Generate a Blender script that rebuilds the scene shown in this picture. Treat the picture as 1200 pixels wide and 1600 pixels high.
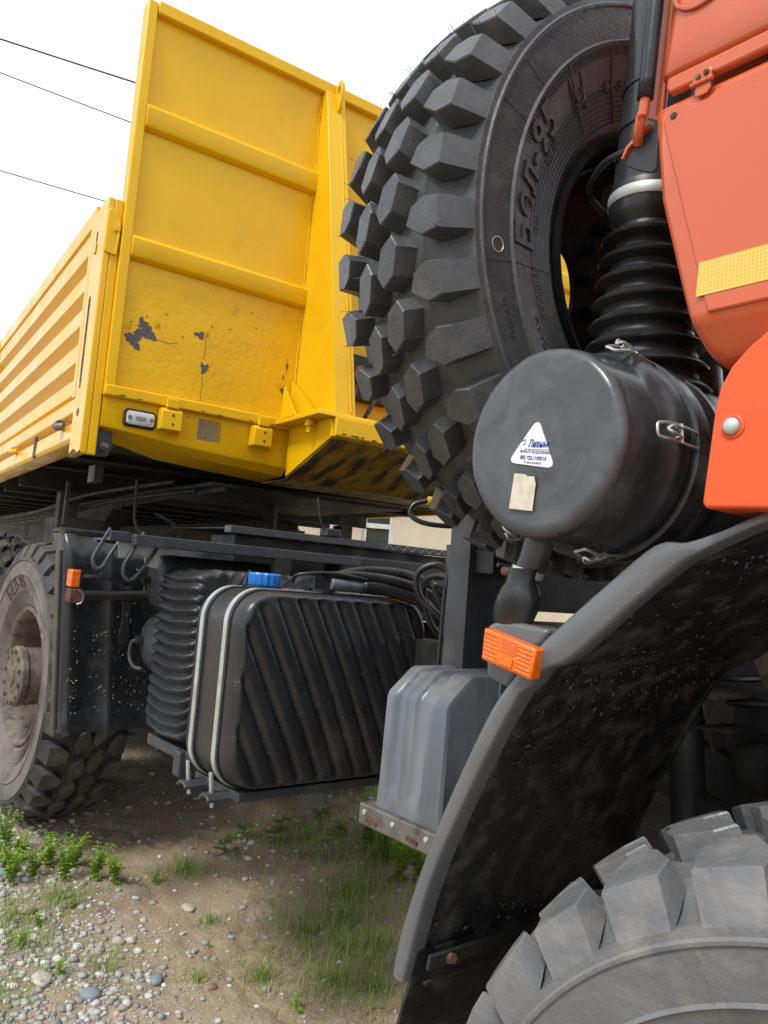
import bpy, bmesh, math, random
from mathutils import Vector, Matrix, noise
PI = math.pi
R = math.radians
random.seed(7)
for o in list(bpy.data.objects): bpy.data.objects.remove(o)
scn = bpy.context.scene
COL = scn.collection

# ------------------------------------------------------------------ camera
cam_d = bpy.data.cameras.new('camera')
cam = bpy.data.objects.new('camera', cam_d); COL.objects.link(cam)
cam_d.sensor_fit = 'VERTICAL'; cam_d.sensor_height = 36.0; cam_d.lens = 36.0 * 1223 / 1600
cam_d.clip_start = 0.05; cam_d.clip_end = 2000
rt = Vector((0.633, 0.770, 0.080)).normalized(); fw = Vector((-0.774, 0.627, 0.088)).normalized()
upv = rt.cross(fw).normalized(); rt = fw.cross(upv).normalized()
cam.matrix_world = Matrix(((rt.x, upv.x, -fw.x, 0), (rt.y, upv.y, -fw.y, 0), (rt.z, upv.z, -fw.z, 1.60), (0, 0, 0, 1)))
scn.camera = cam

# ------------------------------------------------------------------ world, sun, exposure
SUN = Vector((0.10, -0.56, 0.80)).normalized()      # direction towards the hazy sun
world = bpy.data.worlds.new('World'); scn.world = world; world.use_nodes = True
nt = world.node_tree; nt.nodes.clear()
wo = nt.nodes.new('ShaderNodeOutputWorld'); bg = nt.nodes.new('ShaderNodeBackground')
sky = nt.nodes.new('ShaderNodeTexSky'); sky.sky_type = 'NISHITA'; sky.sun_disc = False
sky.sun_elevation = math.asin(SUN.z); sky.sun_rotation = math.atan2(SUN.x, SUN.y)
tc = nt.nodes.new('ShaderNodeTexCoord'); mp = nt.nodes.new('ShaderNodeMapping'); mp.inputs['Scale'].default_value = (1, 1, 3.0)
nz = nt.nodes.new('ShaderNodeTexNoise'); nz.inputs['Scale'].default_value = 1.6; nz.inputs['Detail'].default_value = 6
rp = nt.nodes.new('ShaderNodeValToRGB'); rp.color_ramp.elements[0].position = 0.30; rp.color_ramp.elements[1].position = 0.52
rp.color_ramp.elements[0].color = (0.62, 0.62, 0.62, 1); rp.color_ramp.elements[1].color = (0.97, 0.97, 0.97, 1)
mx = nt.nodes.new('ShaderNodeMix'); mx.data_type = 'RGBA'
mx.inputs[7].default_value = (10.4, 10.9, 11.9, 1)     # bright even cloud cover, in the sky texture's units
nt.links.new(tc.outputs['Generated'], mp.inputs['Vector']); nt.links.new(mp.outputs[0], nz.inputs['Vector'])
nt.links.new(nz.outputs['Fac'], rp.inputs['Fac']); nt.links.new(rp.outputs['Color'], mx.inputs[0])
nt.links.new(sky.outputs[0], mx.inputs[6]); nt.links.new(mx.outputs[2], bg.inputs['Color'])
bg.inputs['Strength'].default_value = 0.095
nt.links.new(bg.outputs[0], wo.inputs[0])
sd = bpy.data.lights.new('sun', 'SUN'); sd.energy = 2.4; sd.angle = R(16); sd.color = (1, 0.975, 0.93)
so = bpy.data.objects.new('sun', sd); COL.objects.link(so); so.location = (0, -10, 20)
so.rotation_euler = (-SUN).to_track_quat('-Z', 'Y').to_euler()
scn.view_settings.view_transform = 'Standard'; scn.view_settings.look = 'None'
scn.view_settings.exposure = 0.32; scn.view_settings.gamma = 1.0
scn.view_settings.use_curve_mapping = False
scn.render.engine = 'CYCLES'

# ------------------------------------------------------------------ materials
MATS = {}
def mat(name, col, rough=0.5, metal=0.0, col2=None, scale=6.0, lo=0.4, hi=0.65, bump=0.0, bscale=60.0,
        dirt=None, dscale=9.0, dlo=0.52, dhi=0.7, damt=0.8, speck=None, sscale=55.0, ssize=0.16, coat=0.0, rvar=0.12,
        trans=0.0, spec=0.5, detail=6.0, stretch=None, island=0.0, dist=0.0):
    m = bpy.data.materials.new(name); m.use_nodes = True; MATS[name] = m
    t = m.node_tree; N = t.nodes.new; L = t.links.new
    b = t.nodes['Principled BSDF']
    b.inputs['Roughness'].default_value = rough; b.inputs['Metallic'].default_value = metal
    b.inputs['Coat Weight'].default_value = coat; b.inputs['Coat Roughness'].default_value = 0.12
    b.inputs['Specular IOR Level'].default_value = spec
    if trans: b.inputs['Transmission Weight'].default_value = trans
    c = N('ShaderNodeTexCoord'); vec = c.outputs['Object']
    if stretch:
        mpp = N('ShaderNodeMapping'); mpp.inputs['Scale'].default_value = stretch; L(vec, mpp.inputs['Vector']); vec = mpp.outputs[0]
    def noi(s, d=detail):
        n = N('ShaderNodeTexNoise'); n.inputs['Scale'].default_value = s; n.inputs['Detail'].default_value = d; n.inputs['Distortion'].default_value = dist; L(vec, n.inputs['Vector']); return n
    def ramp(src, a, bb):
        r = N('ShaderNodeMapRange'); r.inputs[1].default_value = a; r.inputs[2].default_value = bb; L(src, r.inputs[0]); return r.outputs[0]
    def mixc(f, a, bb):
        x = N('ShaderNodeMix'); x.data_type = 'RGBA'
        if isinstance(f, float): x.inputs[0].default_value = f
        else: L(f, x.inputs[0])
        for i, q in ((6, a), (7, bb)):
            if isinstance(q, tuple): x.inputs[i].default_value = (*q, 1)
            else: L(q, x.inputs[i])
        return x.outputs[2]
    cur = col
    if col2 is None: col2 = tuple(v * 0.82 for v in col)
    n1 = noi(scale); f1 = ramp(n1.outputs['Fac'], lo, hi); cur = mixc(f1, col, col2)
    if island:
        g = N('ShaderNodeNewGeometry'); hs = N('ShaderNodeHueSaturation'); L(cur, hs.inputs['Color'])
        r = N('ShaderNodeMapRange'); r.inputs[3].default_value = 1 - island; r.inputs[4].default_value = 1 + island; L(g.outputs['Random Per Island'], r.inputs[0]); L(r.outputs[0], hs.inputs['Value'])
        cur = hs.outputs[0]
    rsrc = None
    if dirt:
        n2 = noi(dscale, 8.0); f2 = ramp(n2.outputs['Fac'], dlo, dhi)
        mm = N('ShaderNodeMath'); mm.operation = 'MULTIPLY'; mm.inputs[1].default_value = damt; L(f2, mm.inputs[0])
        cur = mixc(mm.outputs[0], cur, dirt); rsrc = mm.outputs[0]
    if speck:
        v = N('ShaderNodeTexVoronoi'); v.inputs['Scale'].default_value = sscale; L(vec, v.inputs['Vector'])
        n3 = noi(sscale * 0.07, 4.0)
        ad = N('ShaderNodeMath'); ad.operation = 'MULTIPLY'; L(ramp(n3.outputs['Fac'], 0.42, 0.7), ad.inputs[0]); ad.inputs[1].default_value = ssize * 1.6
        lt = N('ShaderNodeMath'); lt.operation = 'LESS_THAN'; L(v.outputs['Distance'], lt.inputs[0]); L(ad.outputs[0], lt.inputs[1])
        cur = mixc(lt.outputs[0], cur, speck)
    if isinstance(cur, tuple): b.inputs['Base Color'].default_value = (*cur, 1)
    else: L(cur, b.inputs['Base Color'])
    nr = noi(scale * 2.3); rr = N('ShaderNodeMapRange'); rr.inputs[1].default_value = 0.3; rr.inputs[2].default_value = 0.7
    rr.inputs[3].default_value = max(0.03, rough - rvar); rr.inputs[4].default_value = min(1, rough + rvar)
    L(nr.outputs['Fac'], rr.inputs[0])
    if rsrc:
        q = N('ShaderNodeMath'); q.operation = 'MULTIPLY_ADD'; L(rsrc, q.inputs[0]); q.inputs[1].default_value = 0.35; L(rr.outputs[0], q.inputs[2]); q.use_clamp = True
        L(q.outputs[0], b.inputs['Roughness'])
    else: L(rr.outputs[0], b.inputs['Roughness'])
    if bump:
        nb = noi(bscale, 5.0); bp = N('ShaderNodeBump'); bp.inputs['Strength'].default_value = bump; bp.inputs['Distance'].default_value = 0.01
        L(nb.outputs['Fac'], bp.inputs['Height']); L(bp.outputs[0], b.inputs['Normal'])
    return m
mat('yellow', (0.79, 0.47, 0.004), 0.36, col2=(0.75, 0.435, 0.004), scale=3, bump=0.06, bscale=26, coat=0.0, spec=0.35, dirt=(0.50, 0.30, 0.03), dscale=5, dlo=0.60, dhi=0.85, damt=0.45, speck=(0.20, 0.12, 0.05), sscale=26, ssize=0.022)
mat('yellow_side', (0.79, 0.455, 0.008), 0.32, col2=(0.76, 0.43, 0.008), scale=2, bump=0.02, bscale=8, coat=0.15, dirt=(0.70, 0.46, 0.08), dscale=2.5, dlo=0.5, dhi=0.8, damt=0.4, detail=3.0, speck=(0.35, 0.22, 0.08), sscale=30, ssize=0.03)
mat('yellow_blister', (0.79, 0.465, 0.004), 0.38, col2=(0.74, 0.42, 0.004), scale=5, bump=0.30, bscale=38, coat=0.0, spec=0.35, dirt=(0.45, 0.26, 0.03), dscale=12, dlo=0.62, dhi=0.8, damt=0.6)
mat('yellow_worn', (0.42, 0.27, 0.02), 0.55, col2=(0.07, 0.05, 0.03), scale=9, lo=0.42, hi=0.6, bump=0.3, bscale=40, stretch=(0.5, 2, 1))
mat('bare', (0.075, 0.068, 0.075), 0.7, col2=(0.12, 0.10, 0.10), scale=60, bump=0.4, bscale=150)
mat('rust', (0.13, 0.055, 0.03), 0.8, col2=(0.06, 0.03, 0.02), scale=40, bump=0.3, bscale=120)
mat('orange', (0.59, 0.112, 0.034), 0.18, col2=(0.56, 0.103, 0.031), scale=2, coat=0.45, bump=0.014, bscale=5, rvar=0.05, dirt=(0.55, 0.21, 0.12), dscale=5, dlo=0.50, dhi=0.85, damt=0.4, speck=(0.48, 0.24, 0.15), sscale=120, ssize=0.06)
mat('orange_flare', (0.74, 0.090, 0.006), 0.28, col2=(0.72, 0.082, 0.006), scale=3, coat=0.15, rvar=0.05, dirt=(0.60, 0.15, 0.05), dscale=5, dlo=0.55, dhi=0.85, damt=0.3)
mat('tyre_clean', (0.058, 0.061, 0.065), 0.36, col2=(0.078, 0.081, 0.083), scale=22, dirt=(0.150, 0.150, 0.138), dscale=18, dlo=0.50, dhi=0.80, damt=0.4, bump=0.12, bscale=110, rvar=0.10)
mat('tyre_dusty', (0.125, 0.128, 0.132), 0.40, col2=(0.16, 0.162, 0.163), scale=9, dirt=(0.27, 0.248, 0.215), dscale=12, dlo=0.50, dhi=0.72, damt=0.6, bump=0.25, bscale=70, speck=(0.30, 0.28, 0.24), sscale=110, ssize=0.10)
mat('tyre_muddy', (0.026, 0.026, 0.026), 0.6, col2=(0.055, 0.052, 0.047), scale=7, dirt=(0.125, 0.108, 0.083), dscale=9, dlo=0.46, dhi=0.66, damt=0.75, bump=0.4, bscale=55)
mat('sidewall_dust', (0.165, 0.145, 0.130), 0.8, col2=(0.115, 0.104, 0.097), scale=9, bump=0.12, bscale=90, dirt=(0.085, 0.082, 0.08), dscale=9, dlo=0.5, dhi=0.75, damt=0.6)
mat('rim_dust', (0.165, 0.140, 0.112), 0.75, col2=(0.085, 0.071, 0.057), scale=12, bump=0.2, bscale=70, dirt=(0.055, 0.043, 0.036), dscale=18, dlo=0.52, dhi=0.66, damt=0.8)
mat('rim_black', (0.005, 0.005, 0.006), 0.6, bump=0.03, spec=0.12)
mat('plastic', (0.022, 0.023, 0.026), 0.26, col2=(0.030, 0.031, 0.034), scale=9, bump=0.03, bscale=60, dirt=(0.09, 0.09, 0.085), dscale=6, dlo=0.55, dhi=0.9, damt=0.3, rvar=0.08)
mat('filter', (0.036, 0.039, 0.043), 0.22, col2=(0.046, 0.049, 0.054), scale=5, bump=0.10, bscale=8, dirt=(0.140, 0.145, 0.150), dscale=7, dlo=0.50, dhi=0.66, damt=0.5, detail=2.0, dist=1.2, rvar=0.06, speck=(0.17, 0.17, 0.165), sscale=120, ssize=0.06)  # dirt tint here paints swirls of reflected cloud into the plastic
mat('filter_lid', (0.058, 0.062, 0.067), 0.24, col2=(0.072, 0.076, 0.082), scale=6, lo=0.40, hi=0.60, bump=0.14, bscale=6, dirt=(0.13, 0.136, 0.142), dscale=9, dlo=0.46, dhi=0.70, damt=0.4, detail=1.2, dist=2.6, rvar=0.05, speck=(0.22, 0.22, 0.21), sscale=120, ssize=0.05)  # pale swirls passed as dirt paint cloud reflections into the lid colour
mat('tank', (0.020, 0.0215, 0.024), 0.34, col2=(0.027, 0.0285, 0.031), scale=7, bump=0.05, bscale=120, dirt=(0.11, 0.108, 0.10), dscale=5, dlo=0.58, dhi=0.85, damt=0.4, speck=(0.22, 0.215, 0.20), sscale=70, ssize=0.10, rvar=0.08)
mat('fender', (0.115, 0.120, 0.127), 0.25, col2=(0.132, 0.137, 0.143), scale=7, bump=0.03, bscale=200, dirt=(0.13, 0.128, 0.12), dscale=12, dlo=0.55, dhi=0.8, damt=0.35, speck=(0.30, 0.295, 0.28), sscale=90, ssize=0.10, rvar=0.06)
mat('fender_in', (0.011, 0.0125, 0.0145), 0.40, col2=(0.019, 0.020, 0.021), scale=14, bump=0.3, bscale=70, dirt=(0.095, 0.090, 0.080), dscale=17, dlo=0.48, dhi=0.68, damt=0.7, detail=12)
mat('mudguard', (0.017, 0.0195, 0.023), 0.30, col2=(0.024, 0.0265, 0.030), scale=5, bump=0.04, bscale=120, dirt=(0.085, 0.085, 0.082), dscale=20, dlo=0.52, dhi=0.8, damt=0.35, detail=9)
mat('battery', (0.100, 0.115, 0.130), 0.32, col2=(0.145, 0.160, 0.173), scale=14, lo=0.45, hi=0.62, bump=0.05, bscale=90, stretch=(1.0, 1.0, 0.25), dirt=(0.20, 0.205, 0.205), dscale=18, dlo=0.55, dhi=0.75, damt=0.55, speck=(0.28, 0.28, 0.27), sscale=90, ssize=0.06)
mat('paint_grey', (0.055, 0.059, 0.066), 0.38, col2=(0.040, 0.043, 0.048), scale=8, bump=0.05, dirt=(0.13, 0.118, 0.10), dscale=9, dlo=0.55, dhi=0.8, damt=0.5)
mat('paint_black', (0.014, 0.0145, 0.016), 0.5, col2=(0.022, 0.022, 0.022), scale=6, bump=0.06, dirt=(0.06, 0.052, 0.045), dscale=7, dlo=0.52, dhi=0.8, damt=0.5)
mat('chassis', (0.015, 0.0155, 0.0155), 0.6, col2=(0.034, 0.032, 0.028), scale=7, bump=0.2, dirt=(0.070, 0.062, 0.050), dscale=9, dlo=0.48, dhi=0.75, damt=0.55)
mat('underframe', (0.040, 0.039, 0.033), 0.7, col2=(0.075, 0.070, 0.055), scale=3, bump=0.1, dirt=(0.030, 0.024, 0.018), dscale=9, dlo=0.5, dhi=0.75, damt=0.6)
mat('rubber', (0.016, 0.017, 0.019), 0.32, col2=(0.024, 0.0245, 0.026), scale=12, bump=0.03, dirt=(0.06, 0.06, 0.057), dscale=9, dlo=0.55, dhi=0.8, damt=0.45)
mat('steel', (0.72, 0.72, 0.70), 0.30, metal=0.65, col2=(0.5, 0.5, 0.48), scale=20)
mat('zinc', (0.56, 0.60, 0.57), 0.45, metal=0.55, col2=(0.44, 0.47, 0.44), scale=14, dirt=(0.32, 0.30, 0.25), dscale=12, dlo=0.55, dhi=0.8)
mat('dull_steel', (0.23, 0.22, 0.20), 0.5, metal=0.7, col2=(0.14, 0.12, 0.10), scale=20, dirt=(0.12, 0.06, 0.03), dscale=20, dlo=0.55, dhi=0.7)
mat('blue_cap', (0.010, 0.17, 0.60), 0.38, col2=(0.012, 0.15, 0.52), scale=18)
mat('amber', (0.85, 0.16, 0.006), 0.22, coat=0.5, col2=(0.78, 0.13, 0.005), scale=60, bump=0.25, bscale=170)
mat('white_label', (0.80, 0.81, 0.80), 0.45, col2=(0.76, 0.77, 0.77), scale=20)
mat('ink_blue', (0.03, 0.08, 0.42), 0.5)
mat('ink_grey', (0.22, 0.24, 0.28), 0.6)
mat('paper', (0.62, 0.58, 0.47), 0.75, col2=(0.52, 0.46, 0.35), scale=60, dirt=(0.42, 0.36, 0.26), dscale=40, dlo=0.55, dhi=0.7, damt=0.5)
mat('plate', (0.55, 0.52, 0.40), 0.4, metal=0.3, col2=(0.48, 0.46, 0.36), scale=30)
mat('ink_dark', (0.05, 0.05, 0.05), 0.6)
mat('lamp_glass', (0.60, 0.60, 0.58), 0.2, coat=0.5, col2=(0.45, 0.45, 0.43), scale=30)
mat('pink', (0.42, 0.09, 0.10), 0.6)
mat('yellow_hose', (0.70, 0.45, 0.02), 0.4)
mat('stucco', (0.66, 0.58, 0.44), 0.9, col2=(0.60, 0.52, 0.39), scale=3, bump=0.5, bscale=45, dirt=(0.42, 0.34, 0.24), dscale=2, dlo=0.58, dhi=0.8, damt=0.5)
mat('window_frame', (0.78, 0.78, 0.76), 0.4)
mat('glass_dark', (0.030, 0.055, 0.045), 0.08, col2=(0.05, 0.08, 0.06), scale=3, rvar=0.03)
mat('roof', (0.12, 0.075, 0.06), 0.8, bump=0.3)
mat('wire', (0.02, 0.02, 0.025), 0.5)
mat('soil', (0.31, 0.235, 0.148), 0.95, col2=(0.225, 0.168, 0.105), scale=2.4, bump=0.9, bscale=48, dirt=(0.37, 0.31, 0.22), dscale=9, dlo=0.48, dhi=0.7, damt=0.7, speck=(0.42, 0.385, 0.32), sscale=120, ssize=0.26, detail=9)
mat('stone', (0.46, 0.445, 0.41), 0.75, col2=(0.31, 0.315, 0.32), scale=9, island=0.48, bump=0.15, bscale=90, dirt=(0.42, 0.34, 0.25), dscale=9, dlo=0.5, dhi=0.7, damt=0.7)
mat('stone_blue', (0.23, 0.26, 0.28), 0.7, col2=(0.17, 0.20, 0.225), scale=14, bump=0.15)
mat('stone_pale', (0.50, 0.47, 0.40), 0.75, col2=(0.40, 0.36, 0.29), scale=14, bump=0.2)
mat('stone_red', (0.36, 0.22, 0.165), 0.75, col2=(0.27, 0.17, 0.13), scale=14, bump=0.2)
def leafmat(name, c1, c2):
    m = mat(name, c1, 0.5, col2=c2, scale=30, island=0.25)
    b = m.node_tree.nodes['Principled BSDF']
    b.inputs['Subsurface Weight'].default_value = 0.0
    t = m.node_tree; tr = t.nodes.new('ShaderNodeBsdfTranslucent'); tr.inputs['Color'].default_value = (c1[0] * 1.6, c1[1] * 1.5, c1[2], 1)
    ms = t.nodes.new('ShaderNodeMixShader'); ms.inputs[0].default_value = 0.35
    out = t.nodes['Material Output']
    t.links.new(b.outputs[0], ms.inputs[1]); t.links.new(tr.outputs[0], ms.inputs[2]); t.links.new(ms.outputs[0], out.inputs[0])
leafmat('leaf', (0.28, 0.42, 0.06), (0.21, 0.34, 0.045))
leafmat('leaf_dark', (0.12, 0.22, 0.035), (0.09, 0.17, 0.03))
leafmat('grass', (0.26, 0.36, 0.09), (0.36, 0.38, 0.17))

# reflective tape: honeycomb cells
m = mat('tape', (0.70, 0.50, 0.06), 0.3, coat=0.4); t = m.node_tree; b = t.nodes['Principled BSDF']
v = t.nodes.new('ShaderNodeTexVoronoi'); v.feature = 'DISTANCE_TO_EDGE'; v.inputs['Scale'].default_value = 190; v.inputs['Randomness'].default_value = 0.15
c = t.nodes.new('ShaderNodeTexCoord'); t.links.new(c.outputs['Object'], v.inputs['Vector'])
r = t.nodes.new('ShaderNodeValToRGB'); r.color_ramp.elements[0].position = 0.03; r.color_ramp.elements[1].position = 0.09
r.color_ramp.elements[0].color = (0.80, 0.66, 0.26, 1); r.color_ramp.elements[1].color = (0.66, 0.43, 0.025, 1)
t.links.new(v.outputs['Distance'], r.inputs['Fac']); t.links.new(r.outputs[0], b.inputs['Base Color'])

# ------------------------------------------------------------------ mesh helpers
class B:
    def __init__(s): s.v = []; s.f = []
    def add(s, vs, fs):
        n = len(s.v); s.v += [tuple(p) for p in vs]; s.f += [tuple(i + n for i in f) for f in fs]; return s
    def box(s, x0, x1, y0, y1, z0, z1):
        return s.add([(x0,y0,z0),(x1,y0,z0),(x1,y1,z0),(x0,y1,z0),(x0,y0,z1),(x1,y0,z1),(x1,y1,z1),(x0,y1,z1)],
                     [(0,3,2,1),(4,5,6,7),(0,1,5,4),(1,2,6,5),(2,3,7,6),(3,0,4,7)])
    def prism(s, poly, ax, a0, a1):
        n = len(poly)
        def P(p, a): return (a, p[0], p[1]) if ax == 'X' else ((p[0], a, p[1]) if ax == 'Y' else (p[0], p[1], a))
        vs = [P(p, a0) for p in poly] + [P(p, a1) for p in poly]
        fs = [tuple(range(n)), tuple(range(2*n-1, n-1, -1))] + [(i, (i+1) % n, n+(i+1) % n, n+i) for i in range(n)]
        return s.add(vs, fs)
    def bar(s, p0, p1, w, h, upd=(0, 0, 1)):
        p0 = Vector(p0); p1 = Vector(p1); d = (p1-p0).normalized(); u = Vector(upd); sd_ = d.cross(u)
        if sd_.length < 1e-4: sd_ = d.cross(Vector((1, 0, 0)))
        sd_.normalize(); u = sd_.cross(d)
        c = [sd_*w/2*a + u*h/2*bb for a, bb in ((-1,-1),(1,-1),(1,1),(-1,1))]
        return s.add([p0+q for q in c] + [p1+q for q in c], [(3,2,1,0),(4,5,6,7),(0,1,5,4),(1,2,6,5),(2,3,7,6),(3,0,4,7)])
    def loops(s, L, closed=True, cap0=True, cap1=True):
        n = len(L[0]); vs = [p for l in L for p in l]; fs = []
        for i in range(len(L)-1):
            for j in range(n if closed else n-1):
                k = (j+1) % n; fs.append((i*n+j, i*n+k, (i+1)*n+k, (i+1)*n+j))
        if closed and cap0: fs.append(tuple(range(n-1, -1, -1)))
        if closed and cap1: fs.append(tuple((len(L)-1)*n+j for j in range(n)))
        return s.add(vs, fs)
    def tube(s, path, r, n=8, cap=True, sub=0):
        P = [Vector(p) for p in path]
        if sub: P = smooth_path(P, sub)
        rs = r if isinstance(r, (list, tuple)) else [r]*len(P)
        if len(rs) != len(P): rs = [rs[min(len(rs)-1, int(i*len(rs)/len(P)))] for i in range(len(P))]
        L = []; pu = None
        for i, p in enumerate(P):
            d = (P[min(i+1, len(P)-1)] - P[max(i-1, 0)])
            if d.length < 1e-9: d = Vector((0, 0, 1))
            d.normalize()
            if pu is None: pu = d.orthogonal().normalized()
            else:
                pu = pu - d*pu.dot(d)
                pu = pu.normalized() if pu.length > 1e-6 else d.orthogonal().normalized()
            w = d.cross(pu)
            L.append([p + (pu*math.cos(2*PI*k/n) + w*math.sin(2*PI*k/n))*rs[i] for k in range(n)])
        return s.loops(L, True, cap, cap)
    def lathe(s, prof, c=(0,0,0), ax=(0,0,1), n=32, cap0=True, cap1=True):
        c = Vector(c); a = Vector(ax).normalized(); u = a.orthogonal().normalized(); w = a.cross(u)
        return s.loops([[c + a*h + (u*math.cos(2*PI*k/n) + w*math.sin(2*PI*k/n))*r for k in range(n)] for r, h in prof], True, cap0, cap1)
    def cyl(s, p0, p1, r, n=16, ch=0.0):
        p0 = Vector(p0); p1 = Vector(p1); l = (p1-p0).length
        pr = [(r, 0), (r, l)] if not ch else [(r-ch, 0), (r, ch), (r, l-ch), (r-ch, l)]
        return s.lathe(pr, p0, p1-p0, n)
    def mesh(s, name, recalc=True):
        me = bpy.data.meshes.new(name); me.from_pydata(s.v, [], s.f)
        if recalc:
            bm = bmesh.new(); bm.from_mesh(me); bmesh.ops.recalc_face_normals(bm, faces=bm.faces); bm.to_mesh(me); bm.free()
        me.update(); return me
    def build(s, name, m, parent=None, smooth=40, bevel=0.0, seg=2, label=None, kind=None):
        return link(name, s.mesh(name), m, parent, smooth, bevel, seg, label, kind)
def smooth_path(P, sub):
    out = []
    for i in range(len(P)-1):
        p0 = P[max(i-1, 0)]; p1 = P[i]; p2 = P[i+1]; p3 = P[min(i+2, len(P)-1)]
        for k in range(sub):
            t = k/sub
            out.append(0.5*((2*p1) + (p2-p0)*t + (2*p0-5*p1+4*p2-p3)*t*t + (3*p1-p0-3*p2+p3)*t*t*t))
    out.append(P[-1]); return out
def link(name, me, m, parent=None, smooth=40, bevel=0.0, seg=2, label=None, kind=None):
    o = bpy.data.objects.new(name, me); COL.objects.link(o)
    if m and not me.materials: me.materials.append(MATS[m])
    if smooth:
        me.shade_smooth() if hasattr(me, 'shade_smooth') else None
        me.set_sharp_from_angle(angle=R(smooth))
    if bevel:
        md = o.modifiers.new('bevel', 'BEVEL'); md.width = bevel; md.segments = seg; md.limit_method = 'ANGLE'; md.angle_limit = R(30)
    if parent:
        o.parent = parent
        o.matrix_parent_inverse = PINV.get(parent.name, Matrix())
    if label: o['label'] = label
    if kind: o['kind'] = kind
    return o
PINV = {}
def empty(name, loc=(0,0,0), rot=(0,0,0), parent=None, inv=False):
    o = bpy.data.objects.new(name, None); COL.objects.link(o); o.empty_display_size = 0.1
    o.location = loc; o.rotation_euler = rot
    if parent:
        o.parent = parent; o.matrix_parent_inverse = PINV.get(parent.name, Matrix())
    if inv: PINV[o.name] = Matrix.Translation(-Vector(loc))
    return o
def tag(o, label, cat, group=None, kind=None):
    o['label'] = label; o['category'] = cat
    if group: o['group'] = group
    if kind: o['kind'] = kind
    return o
def rrect(w, h, r, n=8):
    """rounded rectangle outline centred on 0"""
    out = []
    for cx, cy, a0 in ((w/2-r, h/2-r, 0), (-w/2+r, h/2-r, 90), (-w/2+r, -h/2+r, 180), (w/2-r, -h/2+r, 270)):
        for k in range(n+1):
            a = R(a0 + 90*k/n); out.append((cx + r*math.cos(a), cy + r*math.sin(a)))
    return out
def text_mesh(txt, size, extrude=0.0, spacing=1.0, shear=0.0, bold=0.0):
    cu = bpy.data.curves.new('tx', 'FONT'); cu.body = txt; cu.size = size; cu.extrude = extrude; cu.space_character = spacing; cu.shear = shear
    cu.align_x = 'CENTER'; cu.align_y = 'CENTER'; cu.resolution_u = 3; cu.offset = bold
    o = bpy.data.objects.new('tx', cu); COL.objects.link(o); bpy.context.view_layer.update()
    me = bpy.data.meshes.new_from_object(o.evaluated_get(bpy.context.evaluated_depsgraph_get()))
    vs = [v.co.copy() for v in me.vertices]; fs = [tuple(p.vertices) for p in me.polygons]
    bpy.data.objects.remove(o); bpy.data.curves.remove(cu); bpy.data.meshes.remove(me)
    return vs, fs

# ------------------------------------------------------------------ ground
def gz0(x, y):
    t = max(0.0, min(1.0, (-x - 0.3) / 4.4)); t = t*t*(3-2*t)*0.35 + t*0.65
    z = -0.05 + 0.40*t
    return z
def gz(x, y):
    z = gz0(x, y)
    d = math.hypot(x+3, y-1.5)
    k = 1.0 if d < 8 else max(0.15, 8/d)
    z += 0.035*noise.noise((x*0.9, y*0.9, 1.3))*k
    z += 0.016*noise.noise((x*3.1, y*3.1, 5.3))*k + 0.009*noise.noise((x*11, y*11, 2.2)) + 0.006*noise.noise((x*27, y*27, 7.7))
    if d < 4:
        c_ = noise.noise((x*1.25+4, y*1.25, 9.1)) + 0.25*noise.noise((x*6, y*6, 3.3)); z -= 0.018*math.exp(-(c_/0.035)**2)*max(0.0, min(1.0, (y-1.25)/0.3))
    return z
def axis_coords(a, b, st, far):
    c = [a + st*i for i in range(int((b-a)/st)+1)]
    lo, hi, s_ = a, c[-1], st
    L, H_ = [], []
    while lo > -far: s_ *= 1.35; lo -= s_; L.append(lo)
    s_ = st
    while hi < far: s_ *= 1.35; hi += s_; H_.append(hi)
    return L[::-1] + c + H_
gx = axis_coords(-5.6, -1.2, 0.022, 260); gy = axis_coords(0.2, 4.2, 0.022, 260)
gb = B(); gb.v = [(x, y, gz(x, y)) for x in gx for y in gy]; ny = len(gy)
gb.f = [(i*ny+j, (i+1)*ny+j, (i+1)*ny+j+1, i*ny+j+1) for i in range(len(gx)-1) for j in range(ny-1)]
gm = gb.mesh('ground', recalc=False)
g = link('ground', gm, 'soil', None, 0); gm.shade_smooth(); g['kind'] = 'structure'; g['label'] = 'bare brown soil ground sloping gently under the trucks'

# ------------------------------------------------------------------ semi-trailer
TR = empty('semi_trailer', (-3.318, 1.102, 0.0), (0, 0, R(-5.37)))
tag(TR, 'yellow open-box semi-trailer with corrugated side boards and high headboard', 'trailer')
W = 2.82                                             # inner width of the box, y = 0 .. W
hb = B().box(-0.012, 0, 0.02, W-0.02, 2.22, 4.055).build('headboard', 'yellow', TR, 0)
# blistered lower sheet, proud of the board between sill and lower rail
for y0, y1 in ((0.048, 0.893), (W-0.893, W-0.048)):
    bb = B(); nx_, nz_ = 26, 18
    B().box(0.0, 0.003, y0, y1, 2.336, 2.898).build('blistered_sheet', 'yellow_blister', hb, 0)
    B().box(0.0, 0.003, y0, y1, 3.004, 3.486).build('panel_sheet', 'yellow', hb, 0)
    for z0, z1 in ((2.90, 3.003), (3.488, 3.60)):
        B().prism([(0.0, z0), (0.034, z0+0.010), (0.040, z0+0.022), (0.040, z1-0.012), (0.030, z1), (0.0, z1)], 'Y', y0-0.003, y1+0.01).build('rail', 'yellow', hb, 30, 0.003)
    # weld bead along the inner edge
    w = B(); yy = y1+0.003 if y0 < 1 else y0-0.003
    w.tube([(0.004, yy+0.002*random.uniform(-1, 1), 2.35+0.03*i) for i in range(55)], [0.004+0.0022*random.random() for _ in range(55)], 6).build('weld_bead', 'yellow', hb, 60)
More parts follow.
